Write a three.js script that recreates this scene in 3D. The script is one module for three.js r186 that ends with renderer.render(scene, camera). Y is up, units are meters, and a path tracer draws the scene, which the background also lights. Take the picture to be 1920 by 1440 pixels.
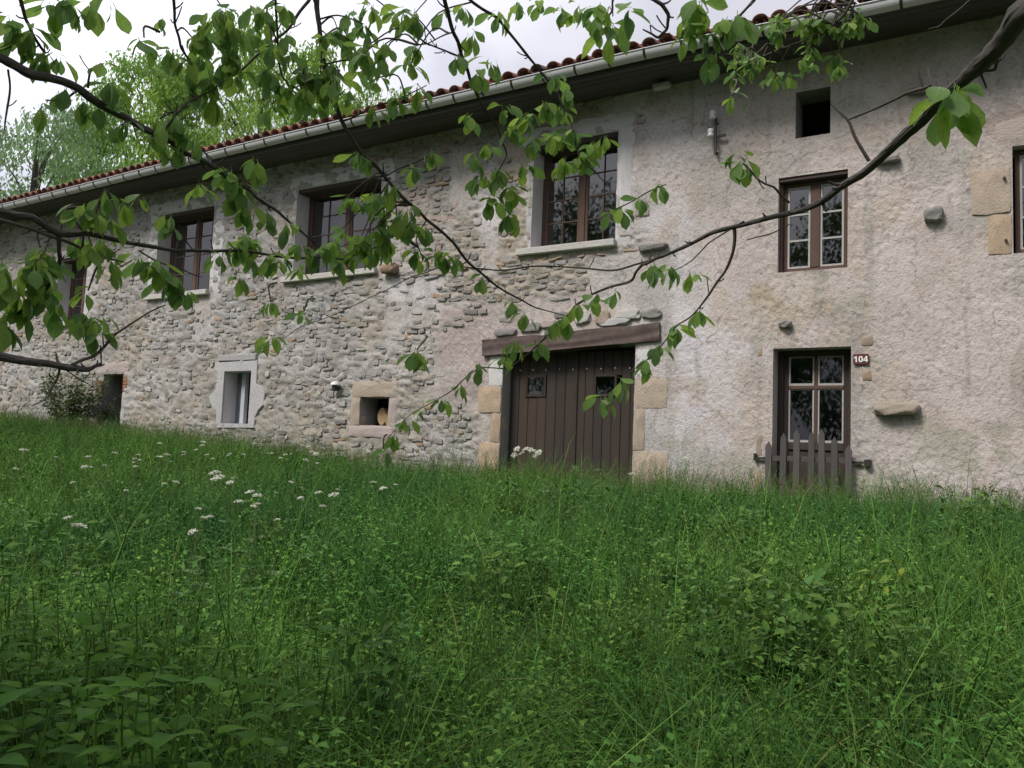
import * as THREE from 'three';
import { mergeGeometries } from 'three/addons/utils/BufferGeometryUtils.js';
import { RoundedBoxGeometry } from 'three/addons/geometries/RoundedBoxGeometry.js';
import { TextGeometry } from 'three/addons/geometries/TextGeometry.js';
import { FontLoader } from 'three/addons/loaders/FontLoader.js';

// ------------------------------------------------------------------ camera, sky, sun, exposure
// x runs along the facade to the right, y up, z out of the facade towards the viewer; the facade stands at z = 0
const scene = new THREE.Scene();
const FOCAL = 1556.7, YAW = 0.55386, PITCH = 0.083594, ROLL = 0.039971, EYE = new THREE.Vector3(0, 1.6, 11);
const camera = new THREE.PerspectiveCamera(2 * Math.atan(720 / FOCAL) * 180 / Math.PI, 4 / 3, 0.05, 400);
const fwd = new THREE.Vector3(-Math.sin(YAW) * Math.cos(PITCH), Math.sin(PITCH), -Math.cos(YAW) * Math.cos(PITCH));
const right0 = new THREE.Vector3(Math.cos(YAW), 0, -Math.sin(YAW));
const up0 = new THREE.Vector3().crossVectors(right0, fwd).normalize();
const camR = right0.clone().multiplyScalar(Math.cos(ROLL)).addScaledVector(up0, Math.sin(ROLL));
const camU = up0.clone().multiplyScalar(Math.cos(ROLL)).addScaledVector(right0, -Math.sin(ROLL));
camera.position.copy(EYE);
camera.quaternion.setFromRotationMatrix(new THREE.Matrix4().makeBasis(camR, camU, fwd.clone().negate()));
camera.updateMatrixWorld(true);
scene.add(camera);

// seeded random and value noise
function rng(seed) { let a = seed >>> 0; return () => { a = (a + 0x6D2B79F5) | 0; let t = Math.imul(a ^ (a >>> 15), 1 | a); t = (t + Math.imul(t ^ (t >>> 7), 61 | t)) ^ t; return ((t ^ (t >>> 14)) >>> 0) / 4294967296; }; }
const NT = new Float32Array(65536); { const r = rng(77); for (let i = 0; i < 65536; i++) NT[i] = r(); }
function vn(x, y) {
  const xi = Math.floor(x), yi = Math.floor(y), fx = x - xi, fy = y - yi;
  const u = fx * fx * (3 - 2 * fx), v = fy * fy * (3 - 2 * fy);
  const a = (xi & 255), b = ((xi + 1) & 255), c = (yi & 255) << 8, d = ((yi + 1) & 255) << 8;
  const p = NT[a | c], q = NT[b | c], r = NT[a | d], s = NT[b | d];
  return p + (q - p) * u + (r - p) * v + (p - q - r + s) * u * v;
}
function fbm(x, y, o = 4) { let s = 0, a = 0.5, n = 0; for (let i = 0; i < o; i++) { s += a * vn(x, y); n += a; x = x * 2.03 + 17.3; y = y * 2.03 + 9.1; a *= 0.5; } return s / n; }
const clamp = (v, a, b) => v < a ? a : v > b ? b : v;
const smooth = (a, b, v) => { const t = clamp((v - a) / (b - a), 0, 1); return t * t * (3 - 2 * t); };
const lerp = (a, b, t) => a + (b - a) * t;

const SUN_DIR = new THREE.Vector3(-0.32, 0.92, 0.74).normalize();
{ // overcast sky: brighter overhead, thin bright cloud to the left, soft cloud structure
  const w = 1024, h = 512, d = new Float32Array(w * h * 4), v = new THREE.Vector3();
  const glow = new THREE.Vector3(-0.86, 0.36, -0.42).normalize();
  for (let j = 0; j < h; j++) for (let i = 0; i < w; i++) {
    const th = ((i + .5) / w - .5) * 2 * Math.PI, ph = ((j + .5) / h - .5) * Math.PI;
    v.set(Math.cos(ph) * Math.cos(th), Math.sin(ph), Math.cos(ph) * Math.sin(th));
    const e = Math.max(v.y, 0), k = 1 / (e + 0.25);
    const c = fbm(v.x * k * 2.2 + 40, v.z * k * 2.2 + 40, 5), c2 = fbm(v.x * k * 5 + 90, v.z * k * 5 + 20, 4);
    const cl = smooth(.3, .7, c * .75 + c2 * .25);
    let L = 0.455 * (1 + 2 * e) / 3 * lerp(0.72, 1.18, cl);
    L *= 1 + 0.45 * Math.pow(Math.max(v.dot(SUN_DIR), 0), 5) + 0.95 * Math.pow(Math.max(v.dot(glow), 0), 12);
    const t = lerp(1, 0, cl) * .6, n = (j * w + i) * 4;
    d[n] = L * lerp(.975, .87, t); d[n + 1] = L * lerp(.975, .90, t); d[n + 2] = L * lerp(1.07, 1.12, t); d[n + 3] = 1;
  }
  const t = new THREE.DataTexture(d, w, h, THREE.RGBAFormat, THREE.FloatType);
  t.mapping = THREE.EquirectangularReflectionMapping; t.magFilter = THREE.LinearFilter; t.minFilter = THREE.LinearFilter; t.wrapS = THREE.RepeatWrapping; t.needsUpdate = true;
  scene.background = t; scene.environment = t;
}
const sun = new THREE.DirectionalLight(0xfff8f0, 1.45);
sun.position.copy(SUN_DIR).multiplyScalar(60); sun.target.position.set(-8, 2, 4);
sun.position.add(sun.target.position);
sun.castShadow = true; sun.shadow.radius = 36; sun.shadow.mapSize.set(4096, 4096);
Object.assign(sun.shadow.camera, { left: -35, right: 35, top: 35, bottom: -35, near: 1, far: 160 });
scene.add(sun, sun.target);
const renderer = new THREE.WebGLRenderer({ antialias: true });
renderer.toneMapping = THREE.LinearToneMapping;
renderer.toneMappingExposure = 2.42;
renderer.shadowMap.enabled = true;

// ------------------------------------------------------------------ helpers
const V = (x, y, z) => new THREE.Vector3(x, y, z);
const rayDir = (px, py) => fwd.clone().multiplyScalar(FOCAL).addScaledVector(camR, px - 960).addScaledVector(camU, -(py - 720)).normalize();
const at = (px, py, dist) => EYE.clone().addScaledVector(rayDir(px, py), dist);   // a point at a measured bearing and distance
const taken = {};
function numbered(n) { const k = taken[n] = (taken[n] ?? -1) + 1; return k ? `${n}_${String(k).padStart(3, '0')}` : n; }
function shade(o) { o.traverse(m => { if (m.isMesh) { m.castShadow = true; m.receiveShadow = true; } }); return o; }
function tag(o, label, category, group, kind) { o.userData.label = label; if (category) o.userData.category = category; if (group) o.userData.group = group; if (kind) o.userData.kind = kind; return o; }
function thing(name, label, category, pos = [0, 0, 0], group) { const g = new THREE.Group(); g.name = numbered(name); g.position.set(...pos); tag(g, label, category, group); scene.add(g); return g; }
function part(name, geo, mat, parent, label) { const m = new THREE.Mesh(geo, mat); m.name = name; m.castShadow = m.receiveShadow = true; if (label) m.userData.label = label; parent.add(m); return m; }
const std = (r, g, b, rough = .85, extra = {}) => new THREE.MeshStandardMaterial({ color: new THREE.Color().setRGB(r, g, b), roughness: rough, ...extra });
const foliage = (r, g, b, through = .4, extra = {}) => new THREE.MeshPhysicalMaterial({ color: new THREE.Color().setRGB(r, g, b), roughness: .9, specularIntensity: .35, transmission: through, thickness: 0, side: THREE.DoubleSide, ...extra });
function box(x0, x1, y0, y1, z0, z1, bevel = 0) {
  const w = x1 - x0, h = y1 - y0, d = z1 - z0;
  const g = bevel ? new RoundedBoxGeometry(w, h, d, 1, Math.min(bevel, w / 2.2, h / 2.2, d / 2.2)) : new THREE.BoxGeometry(w, h, d);
  return g.translate((x0 + x1) / 2, (y0 + y1) / 2, (z0 + z1) / 2);
}
function dataTex(w, h, f, srgb) {   // f(u, v) gives linear [r, g, b]
  const d = new Uint8Array(w * h * 4), enc = c => { c = clamp(c, 0, 1); return 255 * (srgb ? (c <= .0031308 ? c * 12.92 : 1.055 * Math.pow(c, 1 / 2.4) - .055) : c); };
  for (let j = 0; j < h; j++) for (let i = 0; i < w; i++) { const c = f((i + .5) / w, (j + .5) / h), n = (j * w + i) * 4; d[n] = enc(c[0]); d[n + 1] = enc(c[1]); d[n + 2] = enc(c[2]); d[n + 3] = 255; }
  const t = new THREE.DataTexture(d, w, h); t.magFilter = THREE.LinearFilter; t.minFilter = THREE.LinearMipmapLinearFilter; t.generateMipmaps = true;
  t.wrapS = t.wrapT = THREE.RepeatWrapping; if (srgb) t.colorSpace = THREE.SRGBColorSpace; t.needsUpdate = true; return t;
}
function tube(points, radii, sides = 7, wob = 0, seed = 1) {   // tapered tube through points
  const r = rng(seed), c = new THREE.CatmullRomCurve3(points, false, 'centripetal'), n = Math.max(2, (points.length - 1) * 4);
  const pos = [], idx = [], uv = []; let N = V(0, 0, 1), prevT = null, len = 0, last = null;
  for (let i = 0; i <= n; i++) {
    const p = c.getPoint(i / n), t = c.getTangent(i / n);
    if (prevT) { N.addScaledVector(t, -N.dot(t)).normalize(); } else { N = Math.abs(t.y) > .9 ? V(1, 0, 0) : V(0, 1, 0); N.addScaledVector(t, -N.dot(t)).normalize(); }
    prevT = t; if (last) len += p.distanceTo(last); last = p;
    const B = V(0, 0, 0).crossVectors(t, N), k = i / n * (radii.length - 1), a = Math.min(Math.floor(k), radii.length - 2), rad = lerp(radii[a], radii[a + 1], k - a);
    for (let s = 0; s <= sides; s++) {
      const an = s / sides * Math.PI * 2, rr = rad * (1 + (s < sides ? wob * (r() - .5) : 0));
      pos.push(p.x + (N.x * Math.cos(an) + B.x * Math.sin(an)) * rr, p.y + (N.y * Math.cos(an) + B.y * Math.sin(an)) * rr, p.z + (N.z * Math.cos(an) + B.z * Math.sin(an)) * rr);
      uv.push(s / sides, len);
    }
  }
  const q = sides + 1;
  for (let i = 0; i < n; i++) for (let s = 0; s < sides; s++) { const a = i * q + s, b = a + q; idx.push(a, a + 1, b, b, a + 1, b + 1); }
  const g = new THREE.BufferGeometry(); g.setAttribute('position', new THREE.Float32BufferAttribute(pos, 3)); g.setAttribute('uv', new THREE.Float32BufferAttribute(uv, 2)); g.setIndex(idx); g.computeVertexNormals(); return g;
}
function paint(g, r, gg, b) { const n = g.attributes.position.count, c = new Float32Array(n * 3); for (let i = 0; i < n; i++) { c[3 * i] = r; c[3 * i + 1] = gg; c[3 * i + 2] = b; } g.setAttribute('color', new THREE.BufferAttribute(c, 3)); return g; }
// leaf blade in its own frame: base at origin, tip along +y, face towards +z
function leafGeo(width, fold, droop, stalk = .18, rows = 5, shape = 0) {
  const pos = [], idx = [], uv = [];
  for (let i = 0; i <= rows; i++) {
    const t = i / rows, y = stalk + (1 - stalk) * t;
    const w = width * .5 * (shape === 1 ? Math.pow(Math.sin(Math.PI * Math.pow(t, .62)), .9) : Math.pow(Math.sin(Math.PI * Math.pow(t, 1.42)), .72)) + (i === 0 ? .012 : 0);
    const z = -droop * t * t;
    pos.push(-w, y, z + fold * w, 0, y, z, w, y, z + fold * w); uv.push(0, t, .5, t, 1, t);
    if (i) { const a = (i - 1) * 3, b = i * 3; idx.push(a, a + 1, b, b, a + 1, b + 1, a + 1, a + 2, b + 1, b + 1, a + 2, b + 2); }
  }
  if (stalk > 0) { const k = pos.length / 3; pos.push(-.012, 0, 0, .012, 0, 0, .012, stalk, 0, -.012, stalk, 0); uv.push(0, 0, 1, 0, 1, 0, 0, 0); idx.push(k, k + 1, k + 2, k, k + 2, k + 3); }
  const g = new THREE.BufferGeometry(); g.setAttribute('position', new THREE.Float32BufferAttribute(pos, 3)); g.setAttribute('uv', new THREE.Float32BufferAttribute(uv, 2)); g.setIndex(idx); g.computeVertexNormals(); return g;
}
function leafMatrix(p, dir, face, size, m = new THREE.Matrix4()) {
  const y = dir.clone().normalize(), z = face.clone().addScaledVector(y, -face.dot(y)).normalize(), x = V(0, 0, 0).crossVectors(y, z);
  return m.makeBasis(x, y, z).scale(V(size, size, size)).setPosition(p);
}

// ------------------------------------------------------------------ ground
const wallGround = x => .77 + Math.max(0, -x - 6.8) * .050;
function ground(x, z) {
  const base = .02 * Math.max(0, -x) + .0 * z;
  const k = smooth(0, 1, clamp((z - .6) / 12, 0, 1));
  return lerp(wallGround(x), base, k) + .08 * (fbm(x * .6 + 50, z * .6 + 50, 3) - .5) * smooth(.3, 2, z);
}
{
  const nx = 150, nz = 110, pos = [], uv = [], idx = [];
  const ax = i => { const t = i / nx * 2 - 1; return -9 + Math.sign(t) * (Math.abs(t) * 24 + Math.pow(Math.abs(t), 5) * 180); };
  const az = j => { const t = j / nz * 2 - 1; return 7 + Math.sign(t) * (Math.abs(t) * 15 + Math.pow(Math.abs(t), 5) * 180); };
  for (let j = 0; j <= nz; j++) for (let i = 0; i <= nx; i++) { const x = ax(i), z = az(j), xc = clamp(x, -30, 12); pos.push(x, z < -1 ? wallGround(xc) - .05 : ground(xc, Math.min(z, 20)), z); uv.push(x / 3, z / 3); }
  for (let j = 0; j < nz; j++) for (let i = 0; i < nx; i++) { const a = j * (nx + 1) + i, b = a + nx + 1; idx.push(a, b, a + 1, b, b + 1, a + 1); }
  const g = new THREE.BufferGeometry(); g.setAttribute('position', new THREE.Float32BufferAttribute(pos, 3)); g.setAttribute('uv', new THREE.Float32BufferAttribute(uv, 2)); g.setIndex(idx); g.computeVertexNormals();
  const t = dataTex(512, 512, (u, v) => { const n = fbm(u * 16, v * 16, 4), m = fbm(u * 64 + 8, v * 64, 2), k = .7 + .6 * m; return [lerp(.035, .07, n) * k, lerp(.055, .08, n) * k, lerp(.018, .035, n) * k]; }, true);
  const m = new THREE.Mesh(g, new THREE.MeshStandardMaterial({ map: t, roughness: 1 })); m.name = 'ground'; m.receiveShadow = true;
  tag(m, 'sloping meadow soil under the tall grass', 'ground', null, 'structure'); scene.add(m);
}

// ------------------------------------------------------------------ farmhouse
const house = thing('farmhouse', 'long old stone farmhouse with roughcast right half, rubble left half and clay tile eaves', 'farmhouse');
const OPEN = { // x0, x1, y0, y1
  W3: [-6.56, -5.11, 4.81, 6.47], W2: [-11.80, -9.70, 4.77, 6.47], W1: [-16.0, -14.19, 4.70, 6.47], W0: [-19.78, -18.58, 4.28, 5.84],
  RW: [-2.75, -1.88, 4.12, 5.40], RR: [-.08, .80, 4.13, 5.40], hole: [-2.54, -2.10, 5.91, 6.54],
  door: [-2.79, -1.83, .7, 3.11], barn: [-6.98, -4.74, .7, 3.24], tall: [-13.50, -12.72, 1.97, 3.0], square: [-9.91, -9.26, 1.99, 2.48], low: [-17.58, -16.83, 1.6, 3.0],
};
const XL = -27, XR = 4.5, YB = .2, YT = 7.35;
// how much bare rubble shows at a point of the facade (1 rubble, 0 roughcast)
function rubble(x, y) {
  const edge = y > 4.6 ? -5.0 : y > 3.6 ? lerp(-7.4, -5.4, (y - 3.6)) : -8.0;
  let k = smooth(.35, -.35, x - edge + (fbm(x * 1.7 + 3, y * 1.7 + 8, 3) - .5) * 1.6);
  const rect = (a, b, c, d) => smooth(.12, -.04, Math.max(a - x, x - b, c - y, y - d));
  k = Math.max(k, .9 * rect(-7.2, -5.6, 4.05, 4.55), .8 * rect(-8.9, -7.4, 1.1, 2.2));
  k *= 1 - Math.max(rect(-8.15, -7.75, 5.75, 6.6), rect(-7.5, -7.22, 4.5, 5.75), rect(-8.3, -7.0, 2.6, 4.0) * .75, .8 * rect(-9.4, -8.2, 3.7, 4.5), .7 * rect(-14.6, -14.0, 3.7, 4.6));
  return k;
}
const aniso = (x, y, s, k) => { const u = (x + y) * .7071, v = (x - y) * .7071; return fbm(u * s / k, v * s, 3); };
function wallZ(x, y) {   // relief of the wall skin in metres
  const k = rubble(x, y);
  const coarse = (fbm(x * .9, y * .9 + 20, 3) - .5) * .05;
  const worn = smooth(.38, .62, fbm(x * .8 + 44, y * .8 + 9, 3));
  const cast = ((aniso(x, y, 34, 1.7) - .5) * .026 + (vn(x * 48 + 7, y * 48) - .5) * .009) * lerp(.4, 1.15, worn);
  const rub = (fbm(x * 7, y * 14, 4) - .5) * .095 + .010;
  return lerp(cast, rub, k) + coarse * .5;
}
function wallColor(x, y) {
  const k = rubble(x, y), n = fbm(x * .55 + 11, y * .55 + 4, 4), m = fbm(x * 3.1, y * 3.1 + 60, 4), f = vn(x * 42, y * 42) * .5 + vn(x * 90 + 5, y * 90) * .5;
  let r = .455, g = .405, b = .378;                                           // pinkish lime roughcast
  const pale = smooth(.36, .54, fbm(x * .5 + 2, y * .6 + 31, 4)) * smooth(-2.6, -3.9, x + (m - .5) * 2);
  r = lerp(r, .53, pale); g = lerp(g, .505, pale); b = lerp(b, .515, pale);
  const mix = (t, R, G, B) => { r = lerp(r, R, t); g = lerp(g, G, t); b = lerp(b, B, t); };
  const blob = (cx, cy, rx, ry) => { const d = Math.hypot((x - cx) / rx, (y - cy) / ry) + (m - .5) * 1.5 + (vn(x * 7, y * 7) - .5) * .5; return smooth(1.15, .5, d); };
  mix(.6 * blob(-2.15, 3.82, .85, .3), .37, .29, .165);                        // ochre run below the small window
  mix(.5 * blob(-2.9, 3.55, .7, .35), .40, .34, .25);
  mix(.6 * blob(-.1, 2.6, .5, .13), .33, .26, .21); mix(.6 * blob(0, 1.95, .35, .3), .34, .25, .17);
  mix(.55 * blob(.0, 5.62, .35, .22), .35, .25, .20);
  mix(.7 * smooth(.5, .62, fbm(x * 1.1 + 70, y * 1.1 + 3, 5)), .36, .34, .31); mix(.6 * smooth(.54, .64, fbm(x * 1.6 + 20, y * 1.2 + 43, 5)), .50, .455, .43); mix(.5 * smooth(.55, .66, fbm(x * 2.3 + 120, y * 1.9 + 13, 5)), .41, .34, .28);
  { const st = smooth(.60, .72, fbm(x * 5.5 + 31, y * .7 + 5, 4)); mix(.5 * st, .30, .285, .26); }   // rain streaks
  { const cr = Math.abs(fbm(x * 1.3 + 200, y * 1.3 + 77, 4) - .5); mix(.55 * smooth(.008, .002, cr), .2, .18, .165); }   // hairline cracks  // grey weathering patches
  mix(.55 * smooth(.45, .62, fbm(x * 1.3 + 7, y * 2.1 + 30, 4)) * smooth(2.15, 1.95, y + (m - .5) * 1.9), .30, .30, .235);   // algae near the soil, ragged
  mix(.8 * blob(-7.6, 3.3, .8, .8), .385, .315, .30);
  if (k > 0) { let R = .315, G = .302, B = .285; const warm = smooth(.42, .66, n), q = smooth(.45, .7, fbm(x * 1.2 + 90, y * 1.2, 3)); R = lerp(R, .325, warm); G = lerp(G, .287, warm); B = lerp(B, .24, warm); { const tan = smooth(3.5, 3.25, y + (m - .5) * 2.6) * .6; R = lerp(R, .315, tan); G = lerp(G, .285, tan); B = lerp(B, .235, tan); } R = lerp(R, .43, q * .6); G = lerp(G, .42, q * .6); B = lerp(B, .41, q * .6); mix(k, R, G, B); }
  const pit = smooth(.72, .86, vn(x * 30 + 3, y * 34)) * .22;
  const s = .82 + .30 * f + .26 * (m - .5) + .18 * (n - .5) - pit;
  return [r * s, g * s, b * s];
}
const wallMats = [];
for (const [x0, x1, w] of [[-27, -9, 2048], [-9, 4.5, 2048]]) {
  const h = 1024, X = u => lerp(x0, x1, u), Y = v => lerp(YB, YT, v);
  const map = dataTex(w, h, (u, v) => wallColor(X(u), Y(v)), true);
  const bump = dataTex(w, h, (u, v) => { const x = X(u), y = Y(v), c = .35 * aniso(x, y, 44, 1.8) + .35 * vn(x * 70, y * 70) + .3 * vn(x * 140, y * 140); return [c, c, c]; }, false);
  wallMats.push({ x0, x1, mat: new THREE.MeshStandardMaterial({ map, bumpMap: bump, bumpScale: .012, roughness: .95 }) });
}
const wall = new THREE.Group(); wall.name = 'front_wall'; house.add(wall);
{ // the wall's skin: a fine grid with the openings left out, and the masonry core behind it
  const rects = Object.values(OPEN);
  const grid = (a, b, step, cuts) => { const c = [...new Set([a, b, ...cuts.filter(v => v > a && v < b)])].sort((p, q) => p - q), o = []; for (let i = 0; i + 1 < c.length; i++) { const n = Math.max(1, Math.round((c[i + 1] - c[i]) / step)); for (let k = 0; k < n; k++) o.push(lerp(c[i], c[i + 1], k / n)); } o.push(b); return o; };
  for (const [i, { x0, x1, mat }] of wallMats.entries()) {
    const step = i ? .024 : .036, gx = grid(x0, x1, step, rects.flatMap(r => [r[0], r[1]])), gy = grid(YB, YT, step, rects.flatMap(r => [r[2], r[3]]));
    const pos = new Float32Array(gx.length * gy.length * 3), uv = new Float32Array(gx.length * gy.length * 2), idx = [];
    for (let b = 0; b < gy.length; b++) for (let a = 0; a < gx.length; a++) {
      const x = gx[a], y = gy[b], n = b * gx.length + a; let z = wallZ(x, y), e = 1;
      for (const r of rects) { const d = Math.max(r[0] - x, x - r[1], r[2] - y, y - r[3]); if (d < .05) e = Math.min(e, clamp(d / .05, 0, 1)); }
      pos[3 * n] = x; pos[3 * n + 1] = y; pos[3 * n + 2] = z * e; uv[2 * n] = (x - x0) / (x1 - x0); uv[2 * n + 1] = (y - YB) / (YT - YB);
    }
    for (let b = 0; b + 1 < gy.length; b++) for (let a = 0; a + 1 < gx.length; a++) {
      const cx = (gx[a] + gx[a + 1]) / 2, cy = (gy[b] + gy[b + 1]) / 2;
      if (rects.some(r => cx > r[0] && cx < r[1] && cy > r[2] && cy < r[3])) continue;
      const n = b * gx.length + a, q = n + gx.length; idx.push(n, n + 1, q, q, n + 1, q + 1);
    }
    const g = new THREE.BufferGeometry(); g.setAttribute('position', new THREE.BufferAttribute(pos, 3)); g.setAttribute('uv', new THREE.BufferAttribute(uv, 2)); g.setIndex(idx); g.computeVertexNormals();
    part(i ? 'roughcast' : 'mortar_bed', g, mat, wall);
  }
  const sh = new THREE.Shape([[XL, YB], [XR, YB], [XR, YT], [XL, YT]].map(p => new THREE.Vector2(...p)));
  for (const r of rects.map(o => [o[0] - .024, o[1] + .024, o[2] - .024, o[3] + .024])) sh.holes.push(new THREE.Path([[r[0], r[2]], [r[0], r[3]], [r[1], r[3]], [r[1], r[2]]].map(p => new THREE.Vector2(...p))));
  part('masonry', new THREE.ExtrudeGeometry(sh, { depth: .40, bevelEnabled: false }).translate(0, 0, -.49), std(.33, .30, .27, .95), wall);
}
const blotch = (r, g, b, amp = .3, s = 9, rough = .9, bumpScale = .01) => {   // stone or plaster with grain of its own
  const map = dataTex(256, 256, (u, v) => { const n = 1 - amp * .5 + amp * (.55 * fbm(u * s, v * s, 4) + .45 * vn(u * 90, v * 90)) + amp * .6 * (fbm(u * 3 + 5, v * 3, 2) - .5); return [r * n, g * n, b * (n * .96 + .04)]; }, true);
  const bump = dataTex(256, 256, (u, v) => { const c = .6 * fbm(u * 24, v * 24, 3) + .4 * vn(u * 110, v * 110); return [c, c, c]; }, false);
  return new THREE.MeshStandardMaterial({ map, bumpMap: bump, bumpScale, roughness: rough });
};
const M = {
  cement: blotch(.55, .535, .54, .3, 7), render: blotch(.43, .385, .36, .3, 9), orange: blotch(.43, .33, .235, .5, 6), sand: blotch(.41, .335, .265, .46, 6), whiteStone: blotch(.62, .61, .60, .2, 5),
  brick: blotch(.38, .18, .11, .45, 8), grey: blotch(.27, .26, .245, .5, 6), pinkBlock: blotch(.44, .37, .34, .35, 8), slit: blotch(.42, .41, .415, .3, 7), sill: blotch(.60, .58, .54, .22, 6),
  zinc: new THREE.MeshStandardMaterial({ color: new THREE.Color().setRGB(.50, .505, .51), roughness: .6, metalness: .1 }), iron: std(.035, .032, .03, .6, { metalness: .4 }),
  glass: new THREE.MeshPhysicalMaterial({ color: 0xffffff, roughness: .02, transmission: 1, thickness: 0, ior: 2.2 }),
  bead: blotch(.45, .44, .42, .3, 8, .7, .004), porcelain: std(.72, .72, .70, .25),
};
function woodMat(r, g, b, amp = .5, rough = .8) {
  const f = (u, v) => .65 * fbm(u * 14, v * 1.2 + 3, 4) + .35 * vn(u * 60, v * 4);
  const map = dataTex(256, 256, (u, v) => { const n = 1 - amp * .5 + amp * f(u, v); return [r * n, g * n, b * n]; }, true);
  const bump = dataTex(256, 256, (u, v) => { const c = f(u, v); return [c, c, c]; }, false);
  return new THREE.MeshStandardMaterial({ map, bumpMap: bump, bumpScale: .006, roughness: rough });
}
M.brown = woodMat(.095, .056, .041); M.darkBrown = woodMat(.045, .031, .026); M.barn = [woodMat(.039, .028, .021, .9), woodMat(.050, .034, .023, .9), woodMat(.033, .025, .021, .9)]; M.beam = woodMat(.088, .062, .053, .9); M.soffit = woodMat(.07, .064, .06, .7);
M.gate = [woodMat(.078, .069, .065, .7), woodMat(.062, .055, .053, .7)]; M.board = woodMat(.10, .085, .065, .5);

// reveal lining of an opening (jambs, head, base), inside the wall
function lining(name, o, mat, depth = .40, rim = .06, front = -.006) {
  const [x0, x1, y0, y1] = o, g = new THREE.Group(); g.name = name; house.add(g);
  part('jamb', box(x0 - rim, x0, y0, y1, -depth, front), mat, g); part('jamb', box(x1, x1 + rim, y0, y1, -depth, front), mat, g);
  part('head', box(x0 - rim, x1 + rim, y1, y1 + rim, -depth, front), mat, g); part('base', box(x0 - rim, x1 + rim, y0 - rim, y0, -depth, front), mat, g);
  return g;
}
// a two-leaf window with glazing bars set back in the reveal
function casement(o, { z = -.34, frame = .06, mid = .09, stile = .045, bars = [1, 3], barW = .016, wood = M.brown, bead = null, name = 'window', label }) {
  const [x0, x1, y0, y1] = o, g = new THREE.Group(); g.name = name; if (label) g.userData.label = label; house.add(g);
  part('frame', mergeGeometries([box(x0, x0 + frame, y0, y1, z - .05, z + .02, .006), box(x1 - frame, x1, y0, y1, z - .05, z + .02, .006), box(x0 + frame, x1 - frame, y1 - frame, y1, z - .05, z + .019, .006), box(x0 + frame, x1 - frame, y0, y0 + frame, z - .05, z + .019, .006)]), wood, g);
  const cx = (x0 + x1) / 2; part('middle_stile', box(cx - mid / 2, cx + mid / 2, y0 + frame, y1 - frame, z - .03, z + .03, .008), wood, g);
  for (const [a, b] of [[x0 + frame, cx - mid / 2], [cx + mid / 2, x1 - frame]]) {
    const yb = y0 + frame, yt = y1 - frame, s = stile, bm = bead || wood;
    part('casement', mergeGeometries([box(a, a + s, yb, yt, z - .03, z + .012, .004), box(b - s, b, yb, yt, z - .03, z + .012, .004), box(a + s, b - s, yt - s, yt, z - .03, z + .0115, .004), box(a + s, b - s, yb, yb + s, z - .03, z + .0115, .004)]), bead ? bead : wood, g);
    for (let i = 1; i <= bars[0]; i++) { const x = lerp(a + s, b - s, i / (bars[0] + 1)); part('glazing_bar', box(x - barW / 2, x + barW / 2, yb + s, yt - s, z - .018, z + .006), bm, g); }
    for (let i = 1; i <= bars[1]; i++) { const y = lerp(yb + s, yt - s, i / (bars[1] + 1)); part('glazing_bar', box(a + s, b - s, y - barW / 2, y + barW / 2, z - .017, z + .008), bm, g); }
    const nx = bars[0] + 1, ny = bars[1] + 1, r = rng(Math.round((x0 + 40) * 100 + a * 50));
    for (let i = 0; i < nx; i++) for (let j = 0; j < ny; j++) {
      const w = (b - a - 2 * s) / nx, h = (yt - yb - 2 * s) / ny;
      const p = part('pane', new THREE.PlaneGeometry(w, h), M.glass, g); p.position.set(a + s + w * (i + .5), yb + s + h * (j + .5), z - .008); p.rotation.set((r() - .5) * .022, (r() - .5) * .022, 0);
    }
  }
  return g;
}
function block(x0, x1, y0, y1, mat, proud = .02, parent = house, name = 'dressed_stone', seed = 1, rough = 1) {
  const g = new THREE.BoxGeometry(x1 - x0, y1 - y0, .2, clamp(Math.round((x1 - x0) / .08), 5, 30), clamp(Math.round((y1 - y0) / .08), 5, 24), 2), p = g.attributes.position, r = rng(seed * 31 + Math.round(x0 * 100 + y0 * 1000)), ox = r() * 50;
  const hx = (x1 - x0) / 2, hy = (y1 - y0) / 2;
  for (let i = 0; i < p.count; i++) {
    let x = p.getX(i), y = p.getY(i), z = p.getZ(i);
    const cx = Math.abs(x) / hx, cy = Math.abs(y) / hy, c = Math.max(0, cx + cy - 1.55) * .08; x -= Math.sign(x) * c * hx; y -= Math.sign(y) * c * hy;
    x += (vn(y * 9 + ox, z * 3) - .5) * .022 * rough * (cx > .9 ? 1 : .3); y += (vn(x * 9 + ox, z * 3 + 9) - .5) * .022 * rough * (cy > .9 ? 1 : .3);
    if (z > .05) z += (fbm(x * 8 + ox, y * 8, 2) - .5) * .014 - (Math.max(cx, cy) > .95 ? .012 : 0);
    p.setXYZ(i, x, y, z);
  }
  g.computeVertexNormals(); g.translate((x0 + x1) / 2, (y0 + y1) / 2, -.1 + proud); return part(name, g, mat, parent);
}
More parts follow.
